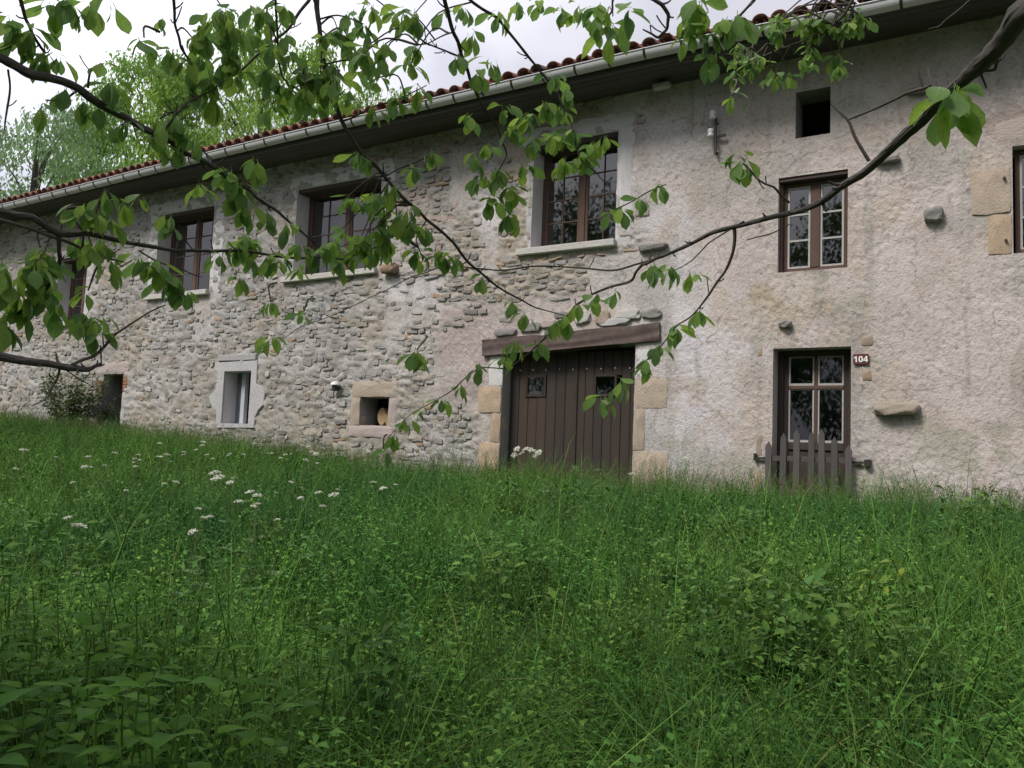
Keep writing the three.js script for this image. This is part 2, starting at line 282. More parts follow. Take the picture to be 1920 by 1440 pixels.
// big upstairs windows with pale cement surrounds, sill and lintel band
const bigWin = [['W3', 'window with grey reveal above the barn door', -4.84, -6.78], ['W2', 'wide window half hidden by leaves, second from the barn door', -9.4, -12.0], ['W1', 'wide window with sky bright in its right leaf', -13.85, -16.4], ['W0', 'narrow window nearest the left end', -18.32, -20.0]];
for (const [k, label, xr, xl] of bigWin) {
  const o = OPEN[k], lintelTop = k === 'W0' ? o[3] + .19 : o[3] + .27;
  lining('reveal', o, M.cement, .42, .05, .004);
  casement(o, { label, bars: k === 'W0' ? [0, 3] : [1, 3] });
  block(xl, xr, o[3] + .03, lintelTop, M.cement, .020, house, 'lintel_band', 1, 3);
  block(o[1] + .02, xr, o[2] - .1, o[3] + .05, M.cement, .015, house, 'cement_strip', 2, 4);
  block(xl + .1, o[0] - .02, o[2] + .02, o[3] + .05, M.cement, .013, house, 'cement_strip', 3, 4);
  part('window_sill', box(o[0] - .22, o[1] + .02, o[2] - .105, o[2] - .002, -.3, .10, .012), M.sill, house);
  part('timber_head', box(o[0] + .002, o[1] - .002, o[3] - .07, o[3] - .002, -.30, -.03, .006), M.darkBrown, house);
}
// small roughcast-side windows
lining('reveal', OPEN.RW, M.render, .40, .05, -.006); lining('reveal', OPEN.RR, M.render, .40, .05, -.006);
casement([-2.71, -1.90, 4.14, 5.34], { z: -.16, frame: .05, mid: .125, stile: .026, bars: [0, 2], barW: .024, bead: M.bead, label: 'brown wooden window with pale glazing bars above the glazed door' });
casement([-.06, .78, 4.15, 5.38], { z: -.16, frame: .05, mid: .125, stile: .026, bars: [0, 2], barW: .024, bead: M.bead, label: 'window cut by the right edge of the picture' });
part('timber_head', box(-2.75, -1.88, 5.345, 5.398, -.30, -.02, .006), M.darkBrown, house);
part('window_frame_edge', box(-2.749, -2.712, 4.13, 5.34, -.2, -.08, .004), M.brown, house);
lining('hatch_reveal', OPEN.hole, M.grey, .40, .03, -.006);
// dressed stones by the right-hand window and other ashlar
block(-.50, -.10, 4.62, 5.16, M.sand, .022); block(-.33, -.09, 4.13, 4.60, M.orange, .02); block(-.25, .6, 5.46, 5.74, M.pinkBlock, .018);
for (const [x, y] of [[-.16, 5.02], [-.15, 4.28]]) part('iron_pin', new THREE.CylinderGeometry(.016, .016, .05, 8).rotateX(Math.PI / 2).translate(x, y, .03), M.iron, house);

// glazed door
lining('door_reveal', OPEN.door, M.render, .42, .10, -.002);
{
  const d = new THREE.Group(); d.name = 'door'; d.userData.label = 'dark brown glazed door with four panes behind the picket gate'; house.add(d);
  const z = -.3, [x0, x1, , y1] = OPEN.door;
  part('frame', mergeGeometries([box(x0 + .002, x0 + .075, .75, y1 - .003, z - .06, z + .05, .006), box(x1 - .075, x1 - .002, .75, y1 - .003, z - .06, z + .05, .006), box(x0 + .075, x1 - .075, y1 - .08, y1 - .003, z - .06, z + .049, .006)]), M.darkBrown, d);
  part('door_leaf', mergeGeometries([box(-2.715, -2.655, .8, 3.03, z - .04, z + .02, .005), box(-1.965, -1.905, .8, 3.03, z - .04, z + .02, .005), box(-2.655, -1.965, 1.80, 1.90, z - .04, z + .019, .005), box(-2.655, -1.965, .8, .95, z - .04, z + .019, .005)]), M.darkBrown, d);
  part('panel', box(-2.655, -1.965, .95, 1.80, z - .03, z - .005), M.darkBrown, d);
  part('mullion', box(-2.33, -2.285, 1.90, 3.025, z - .03, z + .022, .005), M.brown, d); part('transom', box(-2.653, -1.967, 2.60, 2.645, z - .03, z + .026, .005), M.brown, d);
  for (const [a, b] of [[-2.655, -2.33], [-2.285, -1.965]]) for (const [c, e] of [[1.90, 2.60], [2.645, 3.03]]) {
    const t = .02; part('glazing_bead', mergeGeometries([box(a, a + t, c, e, z - .02, z + .008), box(b - t, b, c, e, z - .02, z + .008), box(a + t, b - t, c, c + t * 1.5, z - .02, z + .0075), box(a + t, b - t, e - t * .7, e, z - .02, z + .0075)]), M.bead, d);
    const p = part('pane', new THREE.PlaneGeometry(b - a - .03, e - c - .03), M.glass, d); p.position.set((a + b) / 2, (c + e) / 2, z - .005); p.rotation.x = (c - 2) * .01;
  }
}
block(-3.0, -2.92, 3.0, 3.13, M.orange, .012); block(-1.70, -1.60, 2.68, 2.80, M.orange, .022); block(-1.71, -1.58, 3.12, 3.24, M.sand, .02); block(-3.0, -2.915, 1.7, 1.98, M.sand, .016);  block(-3.02, -2.915, 1.1, 1.5, M.orange, .016);

// barn door with its beam and jamb stones
lining('barn_reveal', OPEN.barn, M.grey, .42, .04, .0);
{
  const d = new THREE.Group(); d.name = 'barn_door'; d.userData.label = 'double brown plank barn door with two small hatches'; house.add(d);
  const z = -.24, n = 7, [x0, x1] = OPEN.barn, cx = -5.80; let r = rng(5);
  for (const [a, b] of [[x0 + .01, cx - .012], [cx + .012, x1 - .01]]) for (let i = 0; i < n; i++) {
    const p0 = lerp(a, b, i / n), p1 = lerp(a, b, (i + 1) / n) - .007, dz = (r() - .5) * .008, mat = M.barn[Math.floor(r() * 3)];
    const hatch = a < cx - .5 ? [-6.56, -6.32] : [-5.41, -5.19], inH = p1 > hatch[0] && p0 < hatch[1];
    if (!inH) part('plank', box(p0, p1, .78, 3.19, z - .03, z + dz, .004), mat, d);
    else { part('plank', box(p0, p1, .78, 2.52, z - .03, z + dz, .004), mat, d); part('plank', box(p0, p1, 2.82, 3.19, z - .03, z + dz, .004), mat, d); }
  }
  part('cover_strip', box(cx - .03, cx + .03, .78, 3.19, z - .02, z + .022, .006), M.barn[0], d);
  for (const [a, b] of [[-6.67, -6.34], [-5.48, -5.14]]) {
    part('hatch_frame', mergeGeometries([box(a - .02, a + .02, 2.5, 2.84, z - .02, z + .02, .004), box(b - .02, b + .02, 2.5, 2.84, z - .02, z + .02, .004), box(a + .02, b - .02, 2.5, 2.54, z - .02, z + .019, .004), box(a + .02, b - .02, 2.8, 2.84, z - .02, z + .019, .004)]), M.barn[2], d);
    const p = part('hatch_pane', new THREE.PlaneGeometry(b - a, .3), M.glass, d); p.position.set((a + b) / 2, 2.67, z - .01);
  }
  for (let i = 0; i < 9; i++) { const x = -6.8 + i * .235; part('bolt_head', new THREE.SphereGeometry(.014, 8, 6).scale(1, 1, .5).translate(x, 2.92 + (i % 2) * .006, z + .008), M.zinc, d); }
  // weathered beam
  const g = new THREE.BoxGeometry(3.0, .25, .36, 60, 7, 6), p = g.attributes.position;
  for (let i = 0; i < p.count; i++) { const x = p.getX(i), y = p.getY(i), zz = p.getZ(i); p.setXYZ(i, x, y + (fbm(x * 2.2 + 9, zz * 3, 3) - .5) * .06 * (y > 0 ? 1.5 : .6), zz + (zz > .1 ? (fbm(x * 1.2, y * 34 + 8, 3) - .5) * .05 : 0)); }
  g.computeVertexNormals(); const b = part('lintel_beam', g, M.beam, house, 'weathered red-brown timber beam over the barn door'); b.position.set(-5.86, 3.325, -.125); b.rotation.z = .046;
}
block(-7.24, -6.985, 2.66, 3.14, M.whiteStone, .012); block(-4.735, -4.50, 2.75, 3.2, M.whiteStone, .012);
for (const a of [[-7.42, -6.985, 2.23, 2.645], [-7.17, -6.985, 1.77, 2.22], [-7.37, -6.985, 1.22, 1.76], [-7.3, -6.985, .8, 1.21]]) block(...a, M.orange, .026);
for (const a of [[-4.735, -4.24, 2.32, 2.735], [-4.735, -4.56, 1.72, 2.31], [-4.735, -4.20, 1.2, 1.71], [-4.735, -4.4, .75, 1.19]]) block(...a, M.sand, .022);

// tall slit window with grey cement surround and a pale shutter edge
{
  const s = new THREE.Shape([[-13.92, 2.50], [-13.74, 2.62], [-13.70, 2.98], [-13.80, 3.04], [-13.80, 3.17], [-12.58, 3.19], [-12.57, 2.74], [-12.42, 2.66], [-12.32, 2.56], [-12.34, 2.34], [-12.47, 2.24], [-12.55, 2.10], [-12.56, 1.9], [-13.62, 1.88], [-13.66, 2.2], [-13.82, 2.32]].map(p => new THREE.Vector2(...p)));
  const o = OPEN.tall; s.holes.push(new THREE.Path([[o[0], o[2]], [o[0], o[3]], [o[1], o[3]], [o[1], o[2]]].map(p => new THREE.Vector2(...p))));
  const w = new THREE.Group(); w.name = 'slit_window'; w.userData.label = 'tall narrow ground-floor window in a grey cement surround'; house.add(w);
  part('cement_surround', new THREE.ExtrudeGeometry(s, { depth: .05, bevelEnabled: true, bevelSize: .008, bevelThickness: .008, bevelSegments: 1 }).translate(0, 0, -.02), M.slit, w);
  part('drip_stone', box(-13.72, -12.62, 3.205, 3.33, -.05, .05, .015), M.slit, w);
  part('shutter', box(-13.49, -13.30, 1.98, 2.99, -.34, -.30, .004), std(.13, .15, .17, .7), w); part('shutter_edge', box(-13.30, -13.19, 1.98, 2.99, -.33, -.24, .006), std(.42, .45, .49, .6), w);
  for (let i = 0; i < 3; i++) part('plank', box(-13.185 + i * .155, -13.035 + i * .155, 1.975, 2.99, -.40, -.37 + (i % 2) * .006, .004), M.brown, w);
  lining('slit_reveal', o, M.cement, .42, .03, .0);
}
// square stone-framed window
{
  const w = new THREE.Group(); w.name = 'stable_window'; w.userData.label = 'small square opening framed by four sandstone blocks'; house.add(w);
  block(-10.10, -9.08, 2.485, 2.75, M.sand, .03, w); block(-10.12, -9.915, 1.995, 2.48, M.sand, .026, w); block(-9.255, -9.09, 1.995, 2.48, M.pinkBlock, .026, w); block(-10.16, -9.10, 1.79, 1.985, M.pinkBlock, .03, w);
  lining('stable_reveal', OPEN.square, M.grey, .42, .03, .0);
  part('board', box(-9.93, -9.24, 1.9, 2.6, -.62, -.6), M.darkBrown, w);
  for (const [x, h] of [[-9.62, 2.36], [-9.44, 2.32]]) part('log_end', new THREE.CylinderGeometry(.095, .095, .24, 14).rotateX(Math.PI / 2).scale(1, 1.6, 1).translate(x, h - .2, -.36), blotch(.42, .30, .17, .35, 4), w);
}
// low doorway in bricks at the left
{
  lining('doorway_reveal', OPEN.low, M.grey, .42, .04, .0);
  block(-17.68, -16.66, 3.01, 3.28, M.pinkBlock, .03); block(-16.825, -16.70, 1.9, 2.6, M.cement, .03);
  for (let i = 0; i < 5; i++) { part('brick', box(-16.825, -16.64 - (i % 2) * .05, 2.62 + i * .075, 2.685 + i * .075, -.1, .03, .008), M.brick, house); part('brick', box(-17.78 + (i % 2) * .06, -17.585, 2.5 + i * .075, 2.565 + i * .075, -.1, .03, .008), M.brick, house); }
}
// building shell behind the facade, so that the rooms are dark
{
  const m = std(.2, .19, .18, 1);
  part('gable_wall', box(XL, XL + .4, .2, YT, -8, -.5), m, house); part('gable_wall', box(XR - .4, XR, .2, YT, -8, -.5), m, house);
  part('rear_wall', box(XL, XR, .2, YT, -8.4, -8), m, house); part('upper_floor', box(XL + .4, XR - .4, 3.75, 3.95, -8, -.5), std(.12, .09, .07, 1), house);
  part('attic_floor', box(XL + .4, XR - .4, 6.95, 7.1, -8, -.5), std(.12, .09, .07, 1), house); part('cellar_floor', box(XL + .4, XR - .4, .4, .6, -8, -.5), std(.1, .09, .08, 1), house);
}
// eaves: dark boards under the overhang, gutter with straps, clay tiles
const EAVE = .74, DROP = -.01, PIT = Math.tan(19 * Math.PI / 180);
const bow = x => -.10 * smooth(-4.6, -1.0, x) - .09 * smooth(-11, -21, x);   // the old roof line dips towards both ends
const bend = g => { const p = g.attributes.position; for (let i = 0; i < p.count; i++) p.setY(i, p.getY(i) + bow(p.getX(i))); g.computeVertexNormals(); return g; };
{
  const eaves = new THREE.Group(); eaves.name = 'eaves'; house.add(eaves);
  for (let i = 0; i < 6; i++) { const z0 = -.06 + i * .135; part('soffit_board', box(XL, XR + .4, 0, .025, 0, .131, .004).translate(0, 7.015 + (i % 3) * .003, z0), M.soffit, eaves); }
  part('fascia', box(XL, XR + .4, 6.96 - DROP, 7.12 - DROP, EAVE - .005, EAVE + .02), M.soffit, eaves);
  const gut = new THREE.Group(); gut.name = 'gutter'; house.add(gut);
  const pts = []; for (let i = 0; i <= 12; i++) { const a = Math.PI * i / 12; pts.push([-Math.cos(a) * .085, -Math.sin(a) * .105]); }
  const prof = new THREE.Shape(); pts.forEach(([a, b], i) => i ? prof.lineTo(a, b) : prof.moveTo(a, b)); for (let i = pts.length - 1; i >= 0; i--) prof.lineTo(pts[i][0] * .95, pts[i][1] * .95 + .002);
  for (let k = 0; k < 8; k++) { const L = 4.05, x0 = XL + k * 4; if (x0 > XR) break; part('gutter_length', bend(new THREE.ExtrudeGeometry(prof, { depth: L, steps: 10, bevelEnabled: false }).rotateY(Math.PI / 2).scale(1, k % 2 ? 1.01 : 1, k % 2 ? 1.01 : 1).translate(x0, 7.135 - DROP, EAVE + .105)), M.zinc, gut); }
  part('gutter_rim', bend(new THREE.CylinderGeometry(.012, .012, XR - XL + .4, 8, 60).rotateZ(Math.PI / 2).translate((XL + XR) / 2 + .2, 7.14 - DROP, EAVE + .192)), M.zinc, gut);
  const strap = new THREE.TorusGeometry(.097, .007, 4, 14, Math.PI).scale(1, 1.13, 2.2).rotateZ(Math.PI).rotateY(Math.PI / 2);
  for (let i = 0; i < 60; i++) { const x = XL + .4 + i * .53; if (x > XR) break; const s = part('gutter_strap', strap, M.iron, gut); s.position.set(x, 7.14 - DROP + bow(x), EAVE + .105); }
  // roof: deck, then canal tiles in columns (cover tiles over channels)
  const roof = new THREE.Group(); roof.name = 'roof'; house.add(roof);
  const dk = 7.17 - DROP, deck = new THREE.Shape([[EAVE + .02, dk - .06], [-4.2, dk + (EAVE + 4.26) * PIT], [-9.4, dk], [-9.4, dk - .05], [-4.2, dk - .09 + (EAVE + 4.26) * PIT], [EAVE + .02, dk - .11]].map(p => new THREE.Vector2(...p)));
  part('roof_deck', new THREE.ExtrudeGeometry(deck, { depth: XR - XL + .4, bevelEnabled: false }).rotateY(-Math.PI / 2).scale(1, 1, -1).rotateY(0).translate(XL + (XR - XL + .4), 0, 0).scale(1, 1, -1), std(.12, .09, .08, 1), roof);
  const tileMats = [[.25, .105, .07], [.21, .095, .068], [.17, .09, .07], [.28, .125, .08], [.13, .085, .07], [.15, .115, .08]].map(c => blotch(...c, .55, 7, .85, .006));
  function canal(up, r0, r1, L) { // half tube, tapering, with thickness
    const n = 8, pos = [], idx = [], uv = [], rows = [[r0, 0], [r1, L]];
    for (const [th, s] of [[0, 1], [.016, -1]]) for (const [r, l] of rows) for (let i = 0; i <= n; i++) { const a = Math.PI * i / n, q = r - th; pos.push(-Math.cos(a) * q, up * Math.sin(a) * q * .85, -l); uv.push(i / n * .6, l); }
    const k = n + 1, quad = (a, b, c, d) => idx.push(a, b, c, c, b, d);
    for (let i = 0; i < n; i++) { quad(i, i + 1, k + i, k + i + 1); quad(2 * k + i, 3 * k + i, 2 * k + i + 1, 3 * k + i + 1); quad(i, 2 * k + i, i + 1, 2 * k + i + 1); }
    const g = new THREE.BufferGeometry(); g.setAttribute('position', new THREE.Float32BufferAttribute(pos, 3)); g.setAttribute('uv', new THREE.Float32BufferAttribute(uv, 2)); g.setIndex(idx); g.computeVertexNormals(); return g;
  }
  const cover = canal(1, .105, .085, .46), chan = canal(-1, .085, .105, .46), r = rng(9), rest = [];
  let nt = 0;
  for (let row = 0; row < 14; row++) for (let c = 0; c < 126; c++) {
    const x = XL + .2 + c * .25; if (x > XR + .3) continue;
    for (const kind of [0, 1]) {
      const zz = EAVE + (kind ? .13 : .10) - row * .36 * .945 + (r() - .5) * .03, y = 7.165 - DROP + (EAVE + .08 - zz) * PIT + (kind ? .075 : .085) + (r() - .5) * .018 + bow(x);
      const xx = x + (kind ? 0 : .125) + (r() - .5) * .018, mt = Math.floor(r() * r() * 5.99), e = new THREE.Euler(19 * Math.PI / 180 - .06 + (r() - .5) * .03, (r() - .5) * .06, (r() - .5) * .08);
      if (row < 1 && kind === 1 && nt < 300 || row < 2 && kind === 0 && nt < 300) { const m = part('roof_tile', kind ? cover : chan, tileMats[mt], roof); m.position.set(xx, y, zz); m.rotation.copy(e); nt++; }
      else { const g = (kind ? cover : chan).clone().applyMatrix4(new THREE.Matrix4().makeRotationFromEuler(e).setPosition(xx, y, zz)); const c3 = [[.30, .105, .06], [.25, .095, .06], [.20, .09, .065]][mt % 3]; rest.push(paint(g, ...c3)); }
    }
  }
  const m = part('roof_tiles', mergeGeometries(rest), new THREE.MeshStandardMaterial({ vertexColors: true, roughness: .9 }), roof); m.userData.kind = 'stuff';
}
// rubble stones bedded in the mortar
{
  const r = rng(1234), ico = [];
  for (let k = 0; k < 6; k++) {
    const g = new THREE.BoxGeometry(2, 2, 2, 3, 3, 1), p = g.attributes.position, q = rng(50 + k), o = q() * 90;
    for (let i = 0; i < p.count; i++) { const v = V(p.getX(i), p.getY(i), p.getZ(i)), l = Math.pow(Math.pow(Math.abs(v.x), 7) + Math.pow(Math.abs(v.y), 7) + Math.pow(Math.abs(v.z), 7), 1 / 7); v.multiplyScalar(1 / l); const n = .62 + .72 * vn(v.x * 1.9 + o, v.y * 1.9 + v.z + o); p.setXYZ(i, v.x * n, v.y * n, v.z * (.8 + .3 * vn(v.x * 2 + o, v.y * 2))); }
    g.deleteAttribute('uv'); const gg = g; gg.computeVertexNormals(); ico.push(gg);
  }
  const clear = [...Object.values(OPEN).map(o => [o[0] - .1, o[1] + .1, o[2] - .12, o[3] + .1]), ...bigWin.map(([k, , xr, xl]) => [xl, xr, OPEN[k][2] - .14, OPEN[k][3] + .27]), [-7.5, -4.1, .5, 3.6], [-10.2, -9.05, 1.75, 2.78], [-13.8, -12.4, 1.85, 3.35], [-17.75, -16.6, 1.6, 3.3]];
  const list = []; let y = 1.0;
  while (y < 7.2) {
    const h = lerp(.04, .10, r()); let x = -24 - r() * .3;
    while (x < -4.8) {
      const w = lerp(.06, .38, r() * r() * .75 + .25 * r()), hh = h * lerp(.7, 1.35, r()), cx = x + w / 2, cy = y + h / 2 + (r() - .5) * .05 + (fbm(x * .4, y * .4, 2) - .5) * .15, k = rubble(cx, cy);
      x += w + lerp(.012, .04, r());
      if (r() > k * 1.05 || cy < wallGround(cx) - .1) continue; if (clear.some(c => cx + w * .45 > c[0] && cx - w * .45 < c[1] && cy + hh * .4 > c[2] && cy - hh * .4 < c[3])) continue;
      if (r() < .16) continue;
      list.push({ x: cx, y: cy, w: w * .5, h: hh * .5, d: lerp(.006, .034, r()), s: ico[Math.floor(r() * 6)], rz: (r() - .5) * .4, t: r(), u: r() });
    }
    y += h + lerp(.012, .03, r());
  }
  const tone = s => { // grey field stone, some warm, some pale
    const up = smooth(-12, -9, s.x) * smooth(4.2, 5, s.y), v = .80 + .34 * s.u;
    let c = s.t < .42 ? [.28, .27, .255] : s.t < .62 ? [.345, .335, .32] : s.t < .80 ? [.325, .29, .245] : s.t < .92 ? [.44, .425, .40] : s.t < .95 ? [.36, .25, .17] : [.2, .185, .175];
    if (up > .5 && s.u > .45) c = s.t < .5 ? [.38, .285, .20] : [.36, .27, .245];
    return c.map(a => a * v);
  };
  const size = s => s.w * s.h / (s.x * s.x + 121); list.sort((a, b) => size(b) - size(a));
  const mats = []; for (let i = 0; i < 12; i++) { const c = tone({ t: (i + .5) / 12, u: .4, x: -15, y: 2 }); mats.push(blotch(...c, .5, 6, .95, .012)); }
  const grit = (u, w) => .55 * fbm(u * 22, w * 22, 4) + .45 * vn(u * 110, w * 110), gritMap = dataTex(512, 512, (u, w) => { const k = .62 + .66 * grit(u, w); return [k, k, k * .98]; }, true), gritBump = dataTex(512, 512, (u, w) => { const k = grit(u, w); return [k, k, k]; }, false);
  const planar = (g, sx = 1, sy = 1, ox = 0) => { const p = g.attributes.position, u = new Float32Array(p.count * 2); for (let i = 0; i < p.count; i++) { u[2 * i] = p.getX(i) * sx + ox; u[2 * i + 1] = p.getY(i) * sy + p.getZ(i) * .4; } g.setAttribute('uv', new THREE.BufferAttribute(u, 2)); return g; };
  ico.forEach((g, i) => planar(g, .12, .06, i * .13));
  const rest = [], mtx = new THREE.Matrix4(), qt = new THREE.Quaternion(), eu = new THREE.Euler();
  list.forEach((s, i) => {
    qt.setFromEuler(eu.set(0, 0, s.rz)); mtx.compose(V(s.x, s.y, -.006 + s.u * .012), qt, V(s.w, s.h, s.d));
    if (i < 300) { const m = part('stone', s.s, mats[Math.min(11, Math.floor(s.t * 12))], wall); mtx.decompose(m.position, m.quaternion, m.scale); }
    else { const g = planar(s.s.clone().applyMatrix4(mtx)), c = tone(s); paint(g, ...c); rest.push(g); }
  });
  const m = part('rubble_stones', mergeGeometries(rest), new THREE.MeshStandardMaterial({ vertexColors: true, map: gritMap, bumpMap: gritBump, bumpScale: .012, roughness: .95 }), wall); m.userData.kind = 'stuff';
  console.log('stones', list.length);
  // single stones jutting out of the roughcast and stones over the beam
  const jut = (x0, x1, y0, y1, d, mat, sd) => { const g = new THREE.BoxGeometry(2, 2, 2, 7, 5, 5), p = g.attributes.position, o = sd * 7.7 + x0; for (let i = 0; i < p.count; i++) { const v = V(p.getX(i), p.getY(i), p.getZ(i)), l = Math.pow(Math.pow(Math.abs(v.x), 5) + Math.pow(Math.abs(v.y), 5) + Math.pow(Math.abs(v.z), 5), .2); v.multiplyScalar(1 / l); const n = .7 + .55 * fbm(v.x * 1.3 + o, v.y * 1.3 + v.z * 1.1 + o, 3); p.setXYZ(i, v.x * n, v.y * n * (.75 + .5 * vn(v.x * 2 + o, v.z * 2)), v.z * n); } g.computeVertexNormals(); g.scale((x1 - x0) / 2, (y1 - y0) / 2, d).translate((x0 + x1) / 2, (y0 + y1) / 2, .02); part('jutting_stone', g, mat, wall); };
  jut(-1.57, -1.07, 2.25, 2.40, .12, blotch(.36, .31, .25, .5, 5), 1); jut(-1.0, -.79, 4.59, 4.75, .09, M.grey, 2); jut(-4.72, -4.30, 4.58, 4.67, .09, M.grey, 3); jut(-1.56, -1.27, 5.39, 5.47, .08, M.grey, 4); jut(-1.2, -.95, 6.21, 6.29, .07, M.grey, 0);
  jut(-9.52, -9.2, 4.62, 4.82, .16, blotch(.30, .20, .14, .4, 5), 5); jut(-2.72, -2.56, 3.38, 3.46, .07, M.grey, 1); 
  for (const [x, y, w, h, mt] of [[-5.6, 3.68, .13, .09, M.sill], [-5.27, 3.65, .12, .1, M.sand], [-4.88, 3.68, .2, .075, M.sill], [-4.5, 3.66, .15, .06, M.grey], [-6.1, 3.6, .2, .07, M.pinkBlock], [-6.5, 3.56, .18, .07, M.grey], [-6.95, 3.5, .2, .06, M.grey], [-5.95, 3.72, .14, .05, M.grey], [-5.07, 3.575, .22, .05, M.cement]]) jut(x - w, x + w, y - h, y + h, .038, mt, Math.round(w * 100));
}
shade(house);

// ------------------------------------------------------------------ small things on the facade
{
  const font = await new FontLoader().loadAsync('fonts/droid/droid_sans_bold.typeface.json');
  const s = thing('house_number_sign', 'small dark red house number plate reading 104 beside the glazed door', 'sign', [-1.71, 2.87, .022]);
  part('plate', new RoundedBoxGeometry(.18, .135, .012, 2, .005).translate(0, .07, .006), std(.10, .03, .028, .35), s);
  const t = new TextGeometry('104', { font, size: .075, depth: .004, curveSegments: 4 }); t.computeBoundingBox(); const b = t.boundingBox;
  part('digits', t.translate(-(b.max.x + b.min.x) / 2, .07 - (b.max.y + b.min.y) / 2, .0122), std(.8, .8, .78, .4), s);
  const k = thing('insulator_bracket', 'iron bracket with two white insulators high on the roughcast', 'bracket', [-3.60, 5.84, 0]);
  part('iron_rod', mergeGeometries([box(-.015, .015, 0, .52, .06, .09), box(-.012, .14, .24, .27, .055, .08), box(-.012, .012, .02, .05, -.05, .06), box(-.012, .012, .45, .48, -.05, .06)]), M.iron, k);
  const ins = new THREE.LatheGeometry([[0, 0], [.032, 0], [.036, .03], [.022, .045], [.034, .06], [.03, .09], [0, .1]].map(p => new THREE.Vector2(...p)), 12);
  part('insulator', ins.clone().scale(1.35, 1.35, 1.35).translate(-.06, .24, .10), M.porcelain, k); part('insulator', ins.clone().scale(1.35, 1.35, 1.35).translate(-.04, .5, .09), M.porcelain, k);
  const d = thing('wall_knob', 'small white domed cap jutting from the rubble between slit and square windows', 'cap', [-10.45, 2.66, .0]);
  part('dome', new THREE.SphereGeometry(.085, 14, 8, 0, Math.PI * 2, 0, Math.PI / 2).scale(1, .8, 1).translate(0, .03, .1), M.porcelain, d); part('stem', new THREE.CylinderGeometry(.05, .055, .1, 12).translate(0, -.02, .1), M.iron, d); part('arm', box(-.02, .02, -.04, .0, -.05, .08), M.iron, d);
  const e = thing('eaves_lamp', 'small pale lamp housing under the eaves', 'lamp', [-4.36, 6.92, .2]);
  part('housing', new RoundedBoxGeometry(.26, .09, .12, 3, .035), M.bead, e); part('mount', box(-.04, .04, .03, .08, -.04, .04), M.iron, e);
}
{ // picket gate hooked in front of the glazed door
  const g = thing('picket_gate', 'low weathered grey picket gate in front of the glazed door', 'gate', [-2.29, 0, .09]);
  const r = rng(3);
  [[-2.80, 1.92], [-2.63, 2.03], [-2.455, 2.08], [-2.285, 2.06], [-2.145, 2.09], [-2.0, 2.0], [-1.835, 1.90]].forEach(([x, top], i) => {
    const w = .036, s = new THREE.Shape([[-w, 0], [w, 0], [w, top - .95 - .07], [0, top - .95], [-w, top - .95 - .07]].map(p => new THREE.Vector2(...p)));
    const m = part('picket', new THREE.ExtrudeGeometry(s, { depth: .018, bevelEnabled: true, bevelSize: .003, bevelThickness: .003, bevelSegments: 1 }), M.gate[i % 2], g); m.position.set(x + 2.29, .92, .01); m.rotation.z = (r() - .5) * .03;
  });
  part('rail', box(-.55, .5, 1.64, 1.71, -.02, .008, .004), M.gate[1], g); part('rail', box(-.55, .5, 1.08, 1.15, -.02, .008, .004), M.gate[1], g);
  part('iron_bar', mergeGeometries([box(-.70, -.52, 1.655, 1.685, -.06, -.03), box(-.72, -.69, 1.64, 1.73, -.1, -.02), box(.49, .68, 1.645, 1.675, -.06, -.03), box(.63, .70, 1.62, 1.70, -.1, -.01)]), M.iron, g);
}
shade(scene);

// ------------------------------------------------------------------ trees
const barkTex = dataTex(256, 256, (u, v) => { const n = .55 + .9 * (.6 * fbm(u * 6, v * 22, 4) + .4 * vn(u * 40, v * 60)) - .25; return [.085 * n, .075 * n, .068 * n]; }, true);
const barkBump = dataTex(256, 256, (u, v) => { const n = .5 * fbm(u * 6, v * 26, 4) + .5 * vn(u * 20, v * 70); return [n, n, n]; }, false);
const bark = new THREE.MeshStandardMaterial({ map: barkTex, bumpMap: barkBump, bumpScale: .006, roughness: .9 });
const twigMat = std(.075, .062, .05, .85);
const leafTex = dataTex(128, 256, (u, w) => { const a = Math.abs(u - .5) * 2, mid = smooth(.07, .02, a), sv = Math.abs(((w * 9 - a * 1.6) % 1 + 1) % 1 - .5), vein = smooth(.42, .5, sv) * .5, n = .82 + .3 * fbm(u * 9, w * 14, 3), k = n * (1 + .35 * mid + .22 * vein), brown = smooth(.74, .8, fbm(u * 7 + 3, w * 9 + 60, 3)); return [lerp(.80 * k, .75, brown), lerp(.82 * k, .5, brown), .8 * k]; }, true);
const cherryGeo = [leafGeo(.46, .35, .16), leafGeo(.50, .18, .28), leafGeo(.42, .6, .08), leafGeo(.48, .25, -.14), leafGeo(.40, .75, .3), leafGeo(.50, .1, .42)];
const leafCols = [[.27, .44, .085], [.22, .385, .095], [.35, .52, .085], [.175, .31, .09]];
const cherryMat = leafCols.map((c, i) => foliage(...c, [.64, .62, .68, .56][i], { map: leafTex }));

